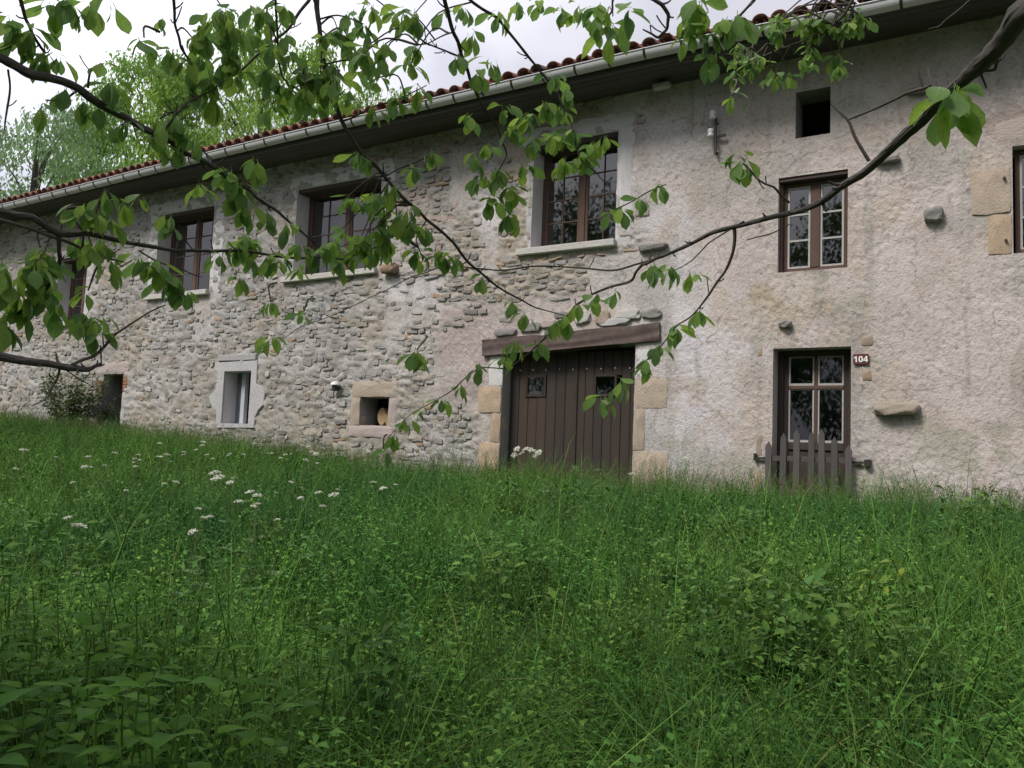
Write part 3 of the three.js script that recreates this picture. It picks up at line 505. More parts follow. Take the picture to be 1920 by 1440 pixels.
// an overhanging cherry: branches given as [px, py, metres from the viewer] along their course, and leaf spurs along them
function cherryTree(label, base, spec, seed) {
  const r = rng(seed), g = thing('cherry_tree', label, 'tree', [0, 0, 0]);
  g.position.copy(base); const loc = p => p.clone().sub(base);
  const leaves = [], nodes = [];
  for (const t of spec.trunks) part('trunk', tube(t.p.map(loc), t.r, 10, .12, seed), bark, g);
  const spur = (p, n, len, spread = 1, axis = null) => {
    n = Math.round(n * 1.45); for (let i = 0; i < n; i++) {
      const az = (i + r()) / n * Math.PI * 2, el = -lerp(.1, 1.35, Math.pow(r(), .7)) ;
      const d = V(Math.cos(az) * Math.cos(el), Math.sin(el), Math.sin(az) * Math.cos(el)); d.x *= spread; d.z *= spread; if (axis) d.addScaledVector(axis, .5);
      const face = V(Math.cos(az) * .7 + (r() - .5) * .9, .7 + (r() - .5) * .5, Math.sin(az) * .7 + (r() - .5) * .9);
      leaves.push({ p: p.clone().add(V((r() - .5) * .02, (r() - .5) * .02, (r() - .5) * .02)), d, face, s: len * lerp(.38, .84, Math.pow(r(), .75)), k: Math.floor(r() * 6), m: Math.floor(r() * 4) });
    }
  };
  for (const b of spec.branches) {
    const pts = b.p.map(([x, y, d]) => at(x, y, d)); const full = (b.from ? b.from : []).concat(pts);
    const lens = b.r.map(q => q * (q > .011 ? .64 : q > .006 ? .7 : .76)), G = [], line = [];
    full.forEach((p, i) => { line.push(p); if (i + 1 < full.length) { const q = full[i + 1], l = p.distanceTo(q); line.push(p.clone().lerp(q, .4 + .2 * r()).add(V(r() - .5, r() - .5, r() - .5).multiplyScalar(l * .09))); } });
    const rad = []; for (let i = 0; i < line.length; i++) { const k = i / (line.length - 1) * (lens.length - 1), a = Math.min(Math.floor(k), lens.length - 2); rad.push(lerp(lens[a], lens[a + 1], k - a) * (1 + .16 * (r() - .4))); }
    G.push(tube(line.map(loc), rad, lens[0] > .008 ? 9 : 5, .16, seed + leaves.length));
    line.forEach((p, i) => { if (i < 2 || rad[i] < .0022) return; for (let k = 0; k < 2; k++) { if (r() < (rad[i] > .008 ? .8 : .5)) continue; const d = V(r() - .5, r() - .35, r() - .5).normalize(), l = .008 + (rad[i] > .008 ? .014 : .03) * r(); G.push(tube([p, p.clone().addScaledVector(d, l * .6 + rad[i]), p.clone().addScaledVector(d, l + rad[i]).add(V(0, .004, 0))].map(loc), [Math.min(.004, rad[i] * .5), .0016], 4, .3, i)); } });
    line.forEach((p, i) => { if (i + 1 < line.length) for (let k = 0; k < 4; k++) nodes.push(p.clone().lerp(line[i + 1], k / 4)); });
    part('branch', mergeGeometries(G), lens[0] > .005 ? bark : twigMat, g);
  }
  for (const [x, y, d, n, len, twig] of spec.spurs) {
    const p = at(x, y, d), l = len ?? .085;
    if (twig) { const q = at(...twig); const mid = p.clone().lerp(q, .5).add(V((r() - .5) * .03, .02, (r() - .5) * .03)); part('twig', tube([q, mid, p].map(loc), [.0035, .0022], 5, 0, 1), twigMat, g); }
    spur(p, n, l);
  }
  for (const f of spec.fields || []) { // leafy sprays filling a stretch of canopy: [x0, y0, x1, y1, d0, d1, spurs]
    const [x0, y0, x1, y1, d0, d1, n, len] = f;
    for (let i = 0; i < n; i++) {
      const x = lerp(x0, x1, r()), y = lerp(y0, y1, r()), d = lerp(d0, d1, r()), p = at(x, y, d);
      let q = null, best = .20; for (const n of nodes) { const dd = (n.distanceTo(p) + (n.y < p.y - .02 ? .12 : 0)) * lerp(.6, 1.5, r()); if (dd < best && dd > .03) { best = dd; q = n; } }
      if (q) part('twig', tube([q, q.clone().lerp(p, .5).add(V((r() - .5) * .04, .02 + .03 * r(), (r() - .5) * .04)), p].map(loc), [.003, .0018], 4, 0, 1), twigMat, g);
      spur(p, 4 + Math.floor(r() * 4), len ?? .085);
    }
  }
  const m4 = new THREE.Matrix4(); let rest = [];
  const key = l => l.s / l.p.distanceTo(EYE); leaves.sort((a, b) => key(b) - key(a));
  leaves.forEach((l, i) => {
    leafMatrix(loc(l.p), l.d, l.face, l.s, m4);
    if (i < 300) { const m = part('leaf', cherryGeo[l.k], cherryMat[l.m], g); m4.decompose(m.position, m.quaternion, m.scale); }
    else { const c = leafCols[l.m]; rest.push(paint(cherryGeo[l.k].clone().applyMatrix4(m4), ...c)); }
  });
  // unseen crown leaves around the viewer, massed out of frame to shade the foreground
  const crown = [], big = leafGeo(.62, .3, .15, .1, 3);
  for (const [c, rad, n] of spec.crown) for (let i = 0; i < n; i++) {
    const u = V(r() * 2 - 1, r() * 2 - 1, r() * 2 - 1); if (u.length() > 1) { i--; continue; }
    const p = c.clone().add(u.multiply(rad)), q = p.clone().project(camera); if (q.z < 1 && Math.abs(q.x) < 1.12 && Math.abs(q.y) < 1.12 && p.clone().sub(EYE).dot(fwd) > 0) continue;
    const d = V(r() - .5, -.3 - r() * .6, r() - .5), f = V(r() - .5, 1, r() - .5); const s = lerp(.85, 1.15, r());
    crown.push(paint(big.clone().applyMatrix4(leafMatrix(loc(p), d, f, .13, m4)), .10 * s, .19 * s, .045));
  }
  const vm = new THREE.MeshPhysicalMaterial({ vertexColors: true, map: leafTex, roughness: .9, specularIntensity: .35, transmission: .58, thickness: 0, side: THREE.DoubleSide });
  if (rest.length) { const m = part('leaves', mergeGeometries(rest), vm, g); m.userData.kind = 'stuff'; }
  if (crown.length) { const m = part('crown', mergeGeometries(crown), vm, g); m.userData.kind = 'stuff'; }
  console.log(g.name, 'leaves', leaves.length, 'crown', crown.length);
  return g;
}
const gy = p => { p.y = ground(p.x, p.z) - .1; return p; };
const R3 = (f, s, h) => EYE.clone().addScaledVector(V(-Math.sin(YAW), 0, -Math.cos(YAW)), f).addScaledVector(right0, s).setY(h);
{ // right-hand tree: a thick limb sweeps in from the right, thinner ones hang from a limb overhead
  const base = gy(R3(1.0, 2.9, 0)), fork = R3(.9, 2.75, 2.9), top = R3(.4, 2.2, 4.9);
  const over = [R3(1.0, 1.2, 4.2), R3(1.9, .2, 3.9), R3(2.3, -.6, 3.7), R3(2.5, -1.3, 3.6)];
  cherryTree('cherry tree whose thick dark limb sweeps in from the upper right', base, {
    trunks: [{ p: [base, R3(1, 2.85, 1.4), fork, R3(.6, 2.5, 4), top], r: [.17, .14, .12, .09, .06] }, { p: [fork, R3(.8, 2.0, 3.8), ...over], r: [.075, .06, .045, .035, .02] }],
    branches: [
      { from: [R3(.98, 2.83, 2.3), R3(1.1, 2.1, 2.45), R3(1.2, 1.4, 2.45)], p: [[1925, 15, 1.55], [1855, 105, 1.6], [1785, 168, 1.66], [1735, 220, 1.72], [1660, 288, 1.8], [1580, 348, 1.9], [1500, 395, 2.0], [1400, 420, 2.1], [1300, 455, 2.2], [1230, 485, 2.28], [1203, 497, 2.3]], r: [.055, .045, .038, .027, .022, .019, .0165, .014, .012, .0095, .008, .007, .0055, .005] },
      { p: [[1203, 497, 2.3], [1185, 525, 2.32], [1110, 552, 2.4], [1080, 572, 2.42], [1050, 607, 2.5], [1005, 650, 2.6], [950, 690, 2.7], [900, 690, 2.75], [850, 730, 2.8], [800, 760, 2.85], [750, 795, 2.9], [722, 825, 2.9]], r: [.0055, .005, .0045, .0042, .004, .0036, .003, .0028, .0025, .002, .0016, .0014] },
      { p: [[1230, 485, 2.28], [1150, 507, 2.4], [1050, 500, 2.5], [940, 507, 2.6], [830, 500, 2.7], [770, 520, 2.75], [700, 555, 2.85], [560, 615, 3.0], [500, 650, 3.05]], r: [.0045, .004, .0035, .003, .0028, .0025, .002, .0016, .0012] },
      { p: [[1630, 302, 1.84], [1590, 225, 1.85], [1558, 195, 1.86]], r: [.005, .004, .002] }, { p: [[1590, 224, 1.85], [1680, 185, 1.8], [1722, 168, 1.76], [1745, 160, 1.74]], r: [.003, .0035, .005, .004] },
      { p: [[1377, 425, 2.12], [1372, 480, 2.13], [1345, 528, 2.15], [1310, 578, 2.18]], r: [.006, .005, .004, .003] }, { p: [[1395, 415, 2.1], [1330, 455, 2.15], [1295, 490, 2.2], [1260, 510, 2.25]], r: [.003, .0025, .002, .0015] },
      { p: [[1480, 380, 2.02], [1450, 350, 2.0], [1420, 335, 2.0], [1392, 305, 2.0]], r: [.004, .0035, .003, .0025] }, { p: [[1310, 578, 2.18], [1270, 610, 2.2], [1230, 660, 2.22], [1185, 695, 2.24], [1125, 752, 2.26]], r: [.003, .0026, .0022, .0018, .0012] },
      { p: [[1850, 110, 1.6], [1870, 110, 1.62], [1865, 130, 1.62], [1840, 135, 1.62], [1850, 165, 1.62]], r: [.005, .004, .0035, .003, .002] },
      { p: [[1400, 450, 2.1], [1440, 440, 2.08], [1480, 420, 2.05]], r: [.002, .002, .0015] }, { p: [[1145, 395, 2.5], [1190, 375, 2.48], [1215, 360, 2.46], [1250, 345, 2.45]], r: [.002, .0025, .0025, .002] },
      { from: [over[3]], p: [[590, -40, 2.55], [600, 60, 2.5], [615, 150, 2.5], [640, 225, 2.5], [680, 290, 2.5], [720, 330, 2.52], [760, 375, 2.55], [800, 412, 2.58], [850, 455, 2.6], [900, 510, 2.65], [950, 548, 2.7], [1000, 575, 2.75], [1060, 592, 2.8]], r: [.014, .0105, .0095, .009, .0085, .008, .0075, .007, .006, .0055, .005, .004, .003, .002] },
      { from: [over[2]], p: [[825, -30, 2.4], [850, 60, 2.42], [866, 105, 2.44], [882, 150, 2.46], [905, 200, 2.5], [935, 245, 2.5], [950, 290, 2.5], [930, 330, 2.5]], r: [.011, .008, .0075, .007, .006, .005, .004, .003, .002] },
      { from: [over[2]], p: [[872, -10, 2.6], [930, 32, 2.6], [970, 80, 2.6], [1010, 130, 2.6], [1045, 175, 2.6], [1070, 230, 2.55], [1090, 300, 2.5], [1140, 350, 2.46]], r: [.008, .006, .0055, .005, .0045, .004, .0035, .003, .002] },
      { p: [[868, 108, 2.44], [835, 95, 2.42], [800, 82, 2.4], [780, 85, 2.4]], r: [.004, .0035, .003, .002] }, { p: [[800, 82, 2.4], [820, 72, 2.4], [850, 60, 2.42]], r: [.002, .0025, .003] },
      { from: [over[1]], p: [[1215, -10, 2.0], [1240, 8, 2.0], [1253, 28, 2.0], [1250, 55, 2.0], [1234, 70, 2.0], [1205, 55, 2.0]], r: [.009, .006, .0055, .005, .0045, .004, .002] },
      { from: [over[1]], p: [[1150, -10, 2.3], [1148, 20, 2.3], [1130, 45, 2.3]], r: [.006, .004, .0035, .003] }, { from: [over[0]], p: [[1430, -20, 2.0], [1400, 15, 2.0], [1360, 60, 2.0], [1345, 120, 2.0]], r: [.007, .005, .004, .003, .002] },
      { from: [over[0]], p: [[1610, -20, 2.3], [1580, 30, 2.3], [1540, 65, 2.3], [1470, 90, 2.35], [1400, 125, 2.4], [1375, 150, 2.4]], r: [.007, .005, .0045, .004, .003, .0025, .002] }, { p: [[1830, -10, 1.9], [1790, 25, 1.9], [1760, 50, 1.9], [1740, 55, 1.9]], r: [.003, .0025, .002, .001] },
      { p: [[640, 228, 2.5], [700, 200, 2.5], [760, 180, 2.5], [800, 160, 2.5]], r: [.004, .003, .0025, .002] }, { p: [[720, 332, 2.52], [770, 308, 2.5], [810, 290, 2.5]], r: [.003, .0025, .002] }, { p: [[800, 412, 2.58], [780, 450, 2.58], [790, 480, 2.6]], r: [.003, .0025, .002] }, { p: [[580, 0, 2.5], [540, 55, 2.48], [480, 105, 2.45], [420, 150, 2.4], [350, 200, 2.35], [300, 222, 2.3]], r: [.006, .005, .0045, .004, .0035, .003] },
    ],
    spurs: [
      [1790, 160, 1.5, 5, .12], [1765, 172, 1.5, 4, .115], [1372, 178, 2.2, 4, .07, [1375, 150, 2.4]], [1392, 302, 2.0, 6, .078], [1385, 280, 2.0, 3, .065], [1235, 345, 2.45, 4, .085], [1200, 372, 2.48, 5, .085], [1165, 388, 2.5, 4, .08], [1145, 395, 2.5, 3, .08],
      [1258, 500, 2.25, 6, .085], [1225, 495, 2.28, 5, .085], [1300, 510, 2.2, 4, .07], [1308, 575, 2.18, 4, .08], [1270, 610, 2.2, 6, .085], [1240, 645, 2.22, 5, .085], [1210, 672, 2.23, 5, .085], [1165, 712, 2.25, 4, .085], [1130, 742, 2.26, 4, .085],
      [1150, 545, 2.36, 3, .075], [1115, 552, 2.4, 4, .08], [1085, 570, 2.42, 5, .085], [1060, 592, 2.46, 6, .085], [1035, 605, 2.5, 5, .085], [1010, 640, 2.58, 6, .085], [985, 590, 2.6, 5, .08], [965, 640, 2.6, 5, .08], [945, 668, 2.7, 6, .085], [960, 562, 2.65, 5, .08], [905, 515, 2.65, 2, .075], [895, 685, 2.75, 4, .08], [862, 720, 2.8, 4, .085], [825, 745, 2.82, 4, .08], [790, 765, 2.86, 4, .08], [762, 785, 2.88, 5, .08], [735, 815, 2.9, 4, .08], [718, 842, 2.9, 3, .09, [726, 815, 2.9]],
      [508, 565, 2.9, 4, .085, [520, 530, 2.9]], [510, 628, 3.0, 4, .11], [570, 585, 2.95, 3, .08, [590, 560, 2.9]], [782, 655, 2.6, 4, .115, [800, 630, 2.65]],
      [670, 285, 2.5, 4, .10], [690, 298, 2.5, 3, .09], [735, 345, 2.5, 4, .085], [775, 310, 2.5, 4, .08], [810, 285, 2.5, 5, .075], [765, 385, 2.55, 4, .08], [795, 425, 2.58, 6, .09], [785, 468, 2.6, 6, .09], [830, 470, 2.6, 6, .09], [855, 480, 2.6, 5, .085],
      [740, 180, 2.5, 6, .085], [780, 165, 2.5, 6, .085], [700, 200, 2.5, 5, .085], [655, 175, 2.5, 4, .085], [880, 215, 2.46, 5, .08], [855, 100, 2.42, 4, .08], [900, 130, 2.44, 5, .085], [925, 112, 2.46, 5, .085], [885, 60, 2.5, 4, .085], [935, 20, 2.6, 5, .09], [970, 5, 2.6, 5, .085], [870, 10, 2.5, 4, .085], [840, 15, 2.5, 3, .085], [1010, 0, 2.5, 4, .085], [1055, 12, 2.4, 6, .09], [1085, 15, 2.4, 5, .09], [1120, 10, 2.3, 6, .095], [1145, 50, 2.3, 5, .11], [1175, 15, 2.2, 5, .1], [1130, 45, 2.3, 3, .1],
      [945, 200, 2.5, 6, .085], [960, 240, 2.5, 7, .09], [990, 215, 2.55, 6, .09], [1020, 190, 2.58, 6, .09], [1050, 200, 2.58, 7, .09], [1075, 245, 2.55, 7, .09], [1040, 250, 2.52, 7, .09], [1000, 260, 2.5, 7, .09], [1095, 290, 2.5, 6, .09], [1060, 300, 2.5, 6, .09], [1135, 255, 2.5, 5, .08], [1110, 265, 2.5, 4, .085], [915, 270, 2.5, 6, .085], [890, 290, 2.5, 5, .085], [935, 320, 2.5, 7, .09], [905, 330, 2.5, 6, .085], [960, 350, 2.5, 7, .09], [920, 370, 2.5, 7, .09], [985, 310, 2.5, 6, .09], [955, 400, 2.5, 7, .09], [1040, 140, 2.6, 4, .08], [1060, 160, 2.6, 4, .085],
      [1300, 20, 2.0, 6, .085], [1330, 60, 2.0, 6, .085], [1360, 40, 2.0, 6, .08], [1345, 100, 2.0, 6, .08], [1290, 60, 2.0, 4, .08], [1385, 30, 2.0, 5, .085], [1310, 0, 2.0, 5, .085],
    ],
    fields: [[1370, 80, 1600, 140, 2.3, 2.45, 16, .055], [1450, 20, 1650, 60, 2.3, 2.4, 18, .055], [560, 360, 770, 470, 2.45, 2.7, 18, .085], [600, 0, 800, 150, 2.3, 2.6, 20, .09], [420, 440, 560, 520, 2.5, 2.7, 8, .085]],
    crown: [[R3(-1.2, 2.6, 5.2), V(2.6, 1.7, 2.6), 2000], [R3(.6, 3.3, 2.4), V(1.4, 1.6, 1.4), 1200]],  // unseen leaf masses, added on the right to darken the near meadow
  }, 11);
}
{ // left-hand tree
  const base = gy(R3(1.7, -3.0, 0)), f1 = R3(1.7, -2.9, 2.6), top = R3(1.3, -2.4, 5.0);
  const over = [R3(2.0, -2.2, 3.9), R3(2.3, -1.6, 3.7)];
  cherryTree('cherry tree whose slender branches reach in from the left edge', base, {
    trunks: [{ p: [base, R3(1.7, -2.95, 1.3), f1, R3(1.5, -2.7, 3.8), top], r: [.15, .12, .11, .08, .05] }, { p: [R3(1.6, -2.8, 3.2), ...over, R3(2.5, -.9, 3.6)], r: [.05, .04, .03, .015] }],
    branches: [
      { from: [f1, R3(1.8, -2.1, 2.75)], p: [[-20, 98, 2.15], [60, 140, 2.15], [140, 162, 2.17], [210, 208, 2.2], [260, 235, 2.22], [300, 255, 2.25], [350, 288, 2.3], [400, 312, 2.32], [440, 340, 2.35], [480, 370, 2.4], [520, 396, 2.45], [560, 430, 2.5], [610, 470, 2.55]], r: [.04, .028, .0165, .0155, .014, .013, .011, .010, .009, .0085, .0075, .0065, .005, .004, .003] },
      { from: [R3(1.7, -2.93, 1.9), R3(1.8, -2.2, 2.1)], p: [[-20, 392, 2.25], [60, 408, 2.25], [110, 438, 2.27], [160, 438, 2.3], [240, 455, 2.35], [330, 470, 2.4], [400, 471, 2.45], [470, 472, 2.5], [560, 484, 2.55], [640, 486, 2.6], [700, 490, 2.65], [740, 472, 2.65]], r: [.035, .025, .013, .012, .011, .009, .008, .007, .0055, .005, .0045, .004, .003, .002] },
      { p: [[110, 440, 2.27], [112, 490, 2.28], [88, 540, 2.28], [45, 580, 2.28], [-20, 625, 2.28]], r: [.008, .007, .006, .0055, .005] }, { p: [[-20, 408, 2.2], [60, 430, 2.24], [130, 455, 2.28], [190, 482, 2.3], [235, 492, 2.32]], r: [.006, .0055, .005, .004, .002] }, { p: [[50, 495, 2.26], [70, 520, 2.27], [85, 540, 2.28]], r: [.003, .003, .003] },
      { from: [R3(1.7, -2.95, 1.2), R3(1.85, -2.2, 1.75)], p: [[-20, 664, 2.1], [40, 676, 2.1], [90, 682, 2.12], [130, 690, 2.14], [165, 693, 2.16], [190, 682, 2.18]], r: [.034, .026, .015, .014, .0125, .011, .008, .004] }, { p: [[135, 684, 2.14], [175, 668, 2.18], [215, 628, 2.22], [260, 598, 2.26], [310, 572, 2.3]], r: [.0055, .005, .004, .003, .002] }, { p: [[112, 690, 2.13], [105, 715, 2.14], [90, 745, 2.15], [60, 760, 2.15]], r: [.004, .003, .0025, .0015] }, { p: [[115, 688, 2.14], [150, 712, 2.16], [180, 730, 2.18]], r: [.002, .0018, .001] },
      { from: [over[1]], p: [[322, -20, 2.3], [328, 45, 2.3], [340, 90, 2.3], [362, 125, 2.3]], r: [.008, .005, .0045, .004, .003] }, { from: [over[0]], p: [[32, -20, 2.2], [48, 35, 2.2], [62, 65, 2.2], [85, 100, 2.2]], r: [.008, .006, .005, .0045, .004] }, { from: [over[1]], p: [[512, -20, 2.4], [520, 60, 2.4], [528, 140, 2.4], [545, 165, 2.4], [600, 150, 2.4]], r: [.007, .0045, .004, .0035, .003, .002] },
      { p: [[165, 165, 2.17], [170, 135, 2.16], [190, 118, 2.16]], r: [.004, .003, .002] }, { p: [[150, 168, 2.17], [120, 190, 2.15], [85, 188, 2.15]], r: [.004, .003, .002] }, { p: [[15, 130, 2.15], [14, 200, 2.15], [8, 245, 2.15]], r: [.003, .003, .002] }, { p: [[300, 255, 2.25], [330, 215, 2.25], [365, 185, 2.27], [420, 150, 2.3]], r: [.005, .0045, .004, .003] }, { p: [[260, 470, 2.36], [340, 505, 2.4], [380, 520, 2.4]], r: [.003, .0025, .002] },
    ],
    spurs: [
      [20, 35, 2.2, 6, .09], [60, 55, 2.2, 6, .09], [85, 95, 2.2, 6, .085], [110, 100, 2.2, 4, .08], [30, 65, 2.2, 5, .09], [130, 0, 2.2, 6, .1], [165, 5, 2.2, 5, .09], [205, -5, 2.2, 3, .1], [190, 118, 2.16, 4, .085], [80, 190, 2.15, 3, .085], [90, 0, 2.2, 4, .09], [115, 165, 2.16, 3, .08], [150, 190, 2.18, 5, .085], [185, 205, 2.2, 5, .09], [230, 225, 2.2, 5, .09], [215, 150, 2.2, 4, .09],
      [270, 70, 2.25, 4, .09, [300, 60, 2.3]], [300, 35, 2.3, 2, .07], [320, 90, 2.3, 4, .085], [350, 110, 2.3, 5, .085], [385, 60, 2.3, 6, .09], [400, 25, 2.3, 6, .09], [430, 50, 2.35, 6, .09], [365, 70, 2.3, 5, .09], [425, 110, 2.35, 6, .09], [395, 140, 2.3, 6, .09], [450, 140, 2.35, 6, .09], [440, 85, 2.35, 5, .09], [470, 60, 2.4, 5, .09], [370, 160, 2.3, 5, .09], [405, 180, 2.3, 5, .1], [330, 215, 2.25, 5, .09], [310, 240, 2.25, 5, .09], [350, 250, 2.27, 4, .085],
      [500, 130, 2.4, 6, .09], [535, 160, 2.4, 6, .09], [560, 130, 2.4, 6, .09], [590, 140, 2.4, 6, .09], [620, 120, 2.45, 6, .09], [545, 95, 2.4, 5, .09], [580, 195, 2.45, 5, .09], [610, 170, 2.45, 5, .09], [500, 20, 2.4, 4, .085], [480, 10, 2.4, 5, .09], [535, 5, 2.4, 4, .085], [640, 60, 2.5, 5, .09], [660, 20, 2.5, 5, .09], [540, 60, 2.4, 3, .08],
      [300, 270, 2.28, 5, .1], [335, 275, 2.3, 4, .1], [430, 320, 2.33, 6, .1], [450, 345, 2.35, 6, .1], [480, 300, 2.35, 4, .09], [465, 385, 2.38, 5, .09], [500, 400, 2.42, 5, .085], [540, 420, 2.45, 5, .085], [560, 455, 2.5, 5, .085], [590, 470, 2.5, 6, .085], [620, 450, 2.5, 6, .085], [640, 490, 2.5, 5, .085], [670, 470, 2.5, 6, .085],
      [195, 360, 2.3, 5, .08, [170, 435, 2.3]], [225, 375, 2.3, 4, .08], [265, 365, 2.32, 3, .085], [180, 395, 2.28, 4, .08], [205, 410, 2.3, 5, .085], [150, 385, 2.26, 3, .08], [315, 400, 2.36, 3, .1], [325, 420, 2.36, 2, .07], [195, 455, 2.3, 5, .09], [215, 490, 2.32, 4, .09], [260, 480, 2.35, 4, .09], [310, 510, 2.38, 6, .1], [330, 520, 2.4, 6, .1], [295, 490, 2.36, 5, .1], [350, 545, 2.4, 4, .075], [410, 480, 2.45, 4, .085], [440, 460, 2.48, 5, .085], [465, 480, 2.5, 5, .085], [500, 478, 2.5, 4, .085],
      [15, 530, 2.26, 6, .1], [45, 545, 2.27, 6, .1], [80, 520, 2.28, 5, .1], [25, 580, 2.28, 5, .1], [5, 605, 2.28, 5, .1], [60, 490, 2.26, 4, .1], [100, 480, 2.28, 4, .09], [10, 490, 2.2, 5, .1], [165, 545, 2.3, 3, .1, [190, 490, 2.3]], [160, 585, 2.3, 4, .09], [180, 590, 2.2, 5, .09], [185, 615, 2.2, 5, .085], [150, 595, 2.2, 3, .08], [110, 560, 2.28, 2, .08],
    ],
    fields: [[0, 460, 110, 600, 2.2, 2.4, 6, .1], [380, 0, 600, 200, 2.3, 2.6, 6, .09], [330, 300, 470, 380, 2.3, 2.5, 3, .085], [130, 360, 260, 470, 2.25, 2.4, 4, .085]],
    crown: [[R3(-1.0, -3.6, 5.2), V(2.3, 1.6, 2.4), 900], [R3(-3.4, -1.6, 4.6), V(2.4, 1.4, 1.8), 600], [R3(.4, -3.2, 2.2), V(1.4, 1.8, 1.5), 1800], [R3(-1.6, -2.2, 2.6), V(1.3, 1.2, 1.1), 900], [R3(1.2, -2.9, 2.6), V(1.0, 1.1, 1.0), 1600], [R3(1.3, -3.0, 4.9), V(1.4, .7, 1.0), 900]],  // unseen leaf masses beside and behind the view, added to shade the near grass
  }, 23);
}
// a standing tree: trunk, limbs and a crown of leaf clumps
function tree(name, label, x, z, h, rad, opt = {}) {
  const r = rng(opt.seed ?? 1), y0 = z > -1 ? ground(clamp(x, -30, 12), Math.min(z, 20)) - .1 : wallGround(clamp(x, -30, 12)) - .1, g = thing(name, label, 'tree', [x, y0, z], opt.group);
  const lo = opt.low ?? .35, cy = h * (1 + lo) / 2, ry = h * (1 - lo) / 2, tr = (h * .016 + .04) * (opt.slim ?? 1);
  part('trunk', tube([V(0, 0, 0), V(.1 * rad, h * .3, .05), V(-.06 * rad, h * .6, 0), V(.05, h * .92, .05)], [tr, tr * .8, tr * .5, tr * .12], 9, .1, 3), bark, g);
  const clumps = [], n = opt.clumps ?? 60;
  for (let i = 0; i < n; i++) { let u; do u = V(r() * 2 - 1, r() * 2 - 1, r() * 2 - 1); while (u.length() > 1); u.multiplyScalar(Math.pow(u.length(), -.35) * .92); const k = 1 - .35 * Math.max(0, u.y) ; clumps.push(V(u.x * rad * k, cy + u.y * ry, u.z * rad * k)); }
  clumps.slice(0, 14).forEach((c, i) => part('limb', tube([V(0, Math.max(h * .2, c.y - ry * .7), 0), V(c.x * .45, c.y - ry * .25, c.z * .45), c], [tr * .4, tr * .22, .012], 5, .05, i), bark, g));
  const w5 = (opt.width ?? .5) / 2, leaf = new THREE.BufferGeometry(); leaf.setAttribute('position', new THREE.Float32BufferAttribute([0, 0, 0, -w5, .5, w5 * .4, 0, 1, -.1, 0, 0, 0, 0, 1, -.1, w5, .5, w5 * .4], 3)); leaf.setAttribute('uv', new THREE.Float32BufferAttribute([.5, 0, 0, .5, .5, 1, .5, 0, .5, 1, 1, .5], 2)); leaf.computeVertexNormals();
  const L = [], m4 = new THREE.Matrix4(), per = opt.per ?? 130, cs = opt.clumpSize ?? rad * .3, col = opt.color ?? [.09, .17, .045];
  for (const c of clumps) { const ct = .8 + .45 * r(); for (let i = 0; i < per; i++) {
    const s = Math.pow(r(), .5) * cs, a = r() * Math.PI * 2, b = r() * 2 - 1, q = Math.sqrt(1 - b * b), p = V(c.x + s * q * Math.cos(a), c.y + s * b * .7, c.z + s * q * Math.sin(a));
    const v = ct * (.8 + .4 * r()); L.push(paint(leaf.clone().applyMatrix4(leafMatrix(p, V(r() - .5, -.2 - r() * .6, r() - .5), V(r() - .5, .4 + r(), r() - .5), (opt.leaf ?? .16) * (.7 + .6 * r()), m4)), col[0] * v, col[1] * v, col[2] * v));
  } }
  part('crown', mergeGeometries(L), new THREE.MeshPhysicalMaterial({ vertexColors: true, roughness: .9, specularIntensity: .35, transmission: opt.through ?? .5, thickness: 0, side: THREE.DoubleSide }), g);
  return g;
}
// behind the house
const behind = (px, dist) => { const d = rayDir(px, 850); return [EYE.x + d.x * dist, EYE.z + d.z * dist]; };
{
  let p = behind(455, 36); tree('ash_tree', 'tall airy light green tree rising above the roof, widest of those behind the house', p[0], p[1], 18.6, 5.4, { seed: 5, clumps: 135, per: 190, leaf: .23, clumpSize: 1.0, color: [.27, .42, .085], through: .62, low: .25, width: .4, slim: .6, group: 'trees behind the farmhouse' });
  p = behind(250, 37); tree('ash_tree', 'light green tree behind the roof with a pointed top, left of the widest one', p[0], p[1], 16.6, 4.2, { seed: 6, clumps: 95, per: 170, leaf: .23, clumpSize: .85, color: [.24, .39, .10], through: .62, low: .25, width: .4, slim: .6, group: 'trees behind the farmhouse' });
  p = behind(120, 40); tree('ash_tree', 'low blue-green tree behind the far left end of the roof', p[0], p[1], 14.6, 4.2, { seed: 7, clumps: 80, per: 130, leaf: .22, clumpSize: .85, color: [.25, .42, .17], through: .62, low: .25, width: .4, slim: .6, group: 'trees behind the farmhouse' });
  p = behind(680, 40); tree('ash_tree', 'light green tree top showing just above the gutter, right of the widest one', p[0], p[1], 18.4, 4.0, { seed: 8, clumps: 100, per: 200, leaf: .23, clumpSize: .85, color: [.25, .40, .085], through: .62, low: .25, width: .4, slim: .6, group: 'trees behind the farmhouse' });
  p = behind(20, 34); tree('ash_tree', 'sparse pale tree at the left picture edge behind the gutter', p[0], p[1], 12.6, 2.8, { seed: 9, clumps: 48, per: 100, leaf: .2, clumpSize: .8, color: [.25, .38, .19], through: .55, low: .4, width: .4, slim: .6, group: 'trees behind the farmhouse' });
}
// across the meadow behind the viewer: what the window panes mirror
[[-12, 25, 12, 4.0, 31], [-5.5, 25, 14, 4.4, 32], [1.5, 25, 13, 4, 33], [8, 22, 10, 3.8, 34], [-19, 25, 16, 3.8, 35]].forEach(([x, z, h, rad, seed]) => tree('field_tree', 'leafy tree across the meadow, mirrored in the window panes', x, z, h, rad, { seed, clumps: 90, per: 190, leaf: .22, clumpSize: 1.25, color: [.07, .13, .04], through: .35, low: .12, group: 'trees across the meadow' }));

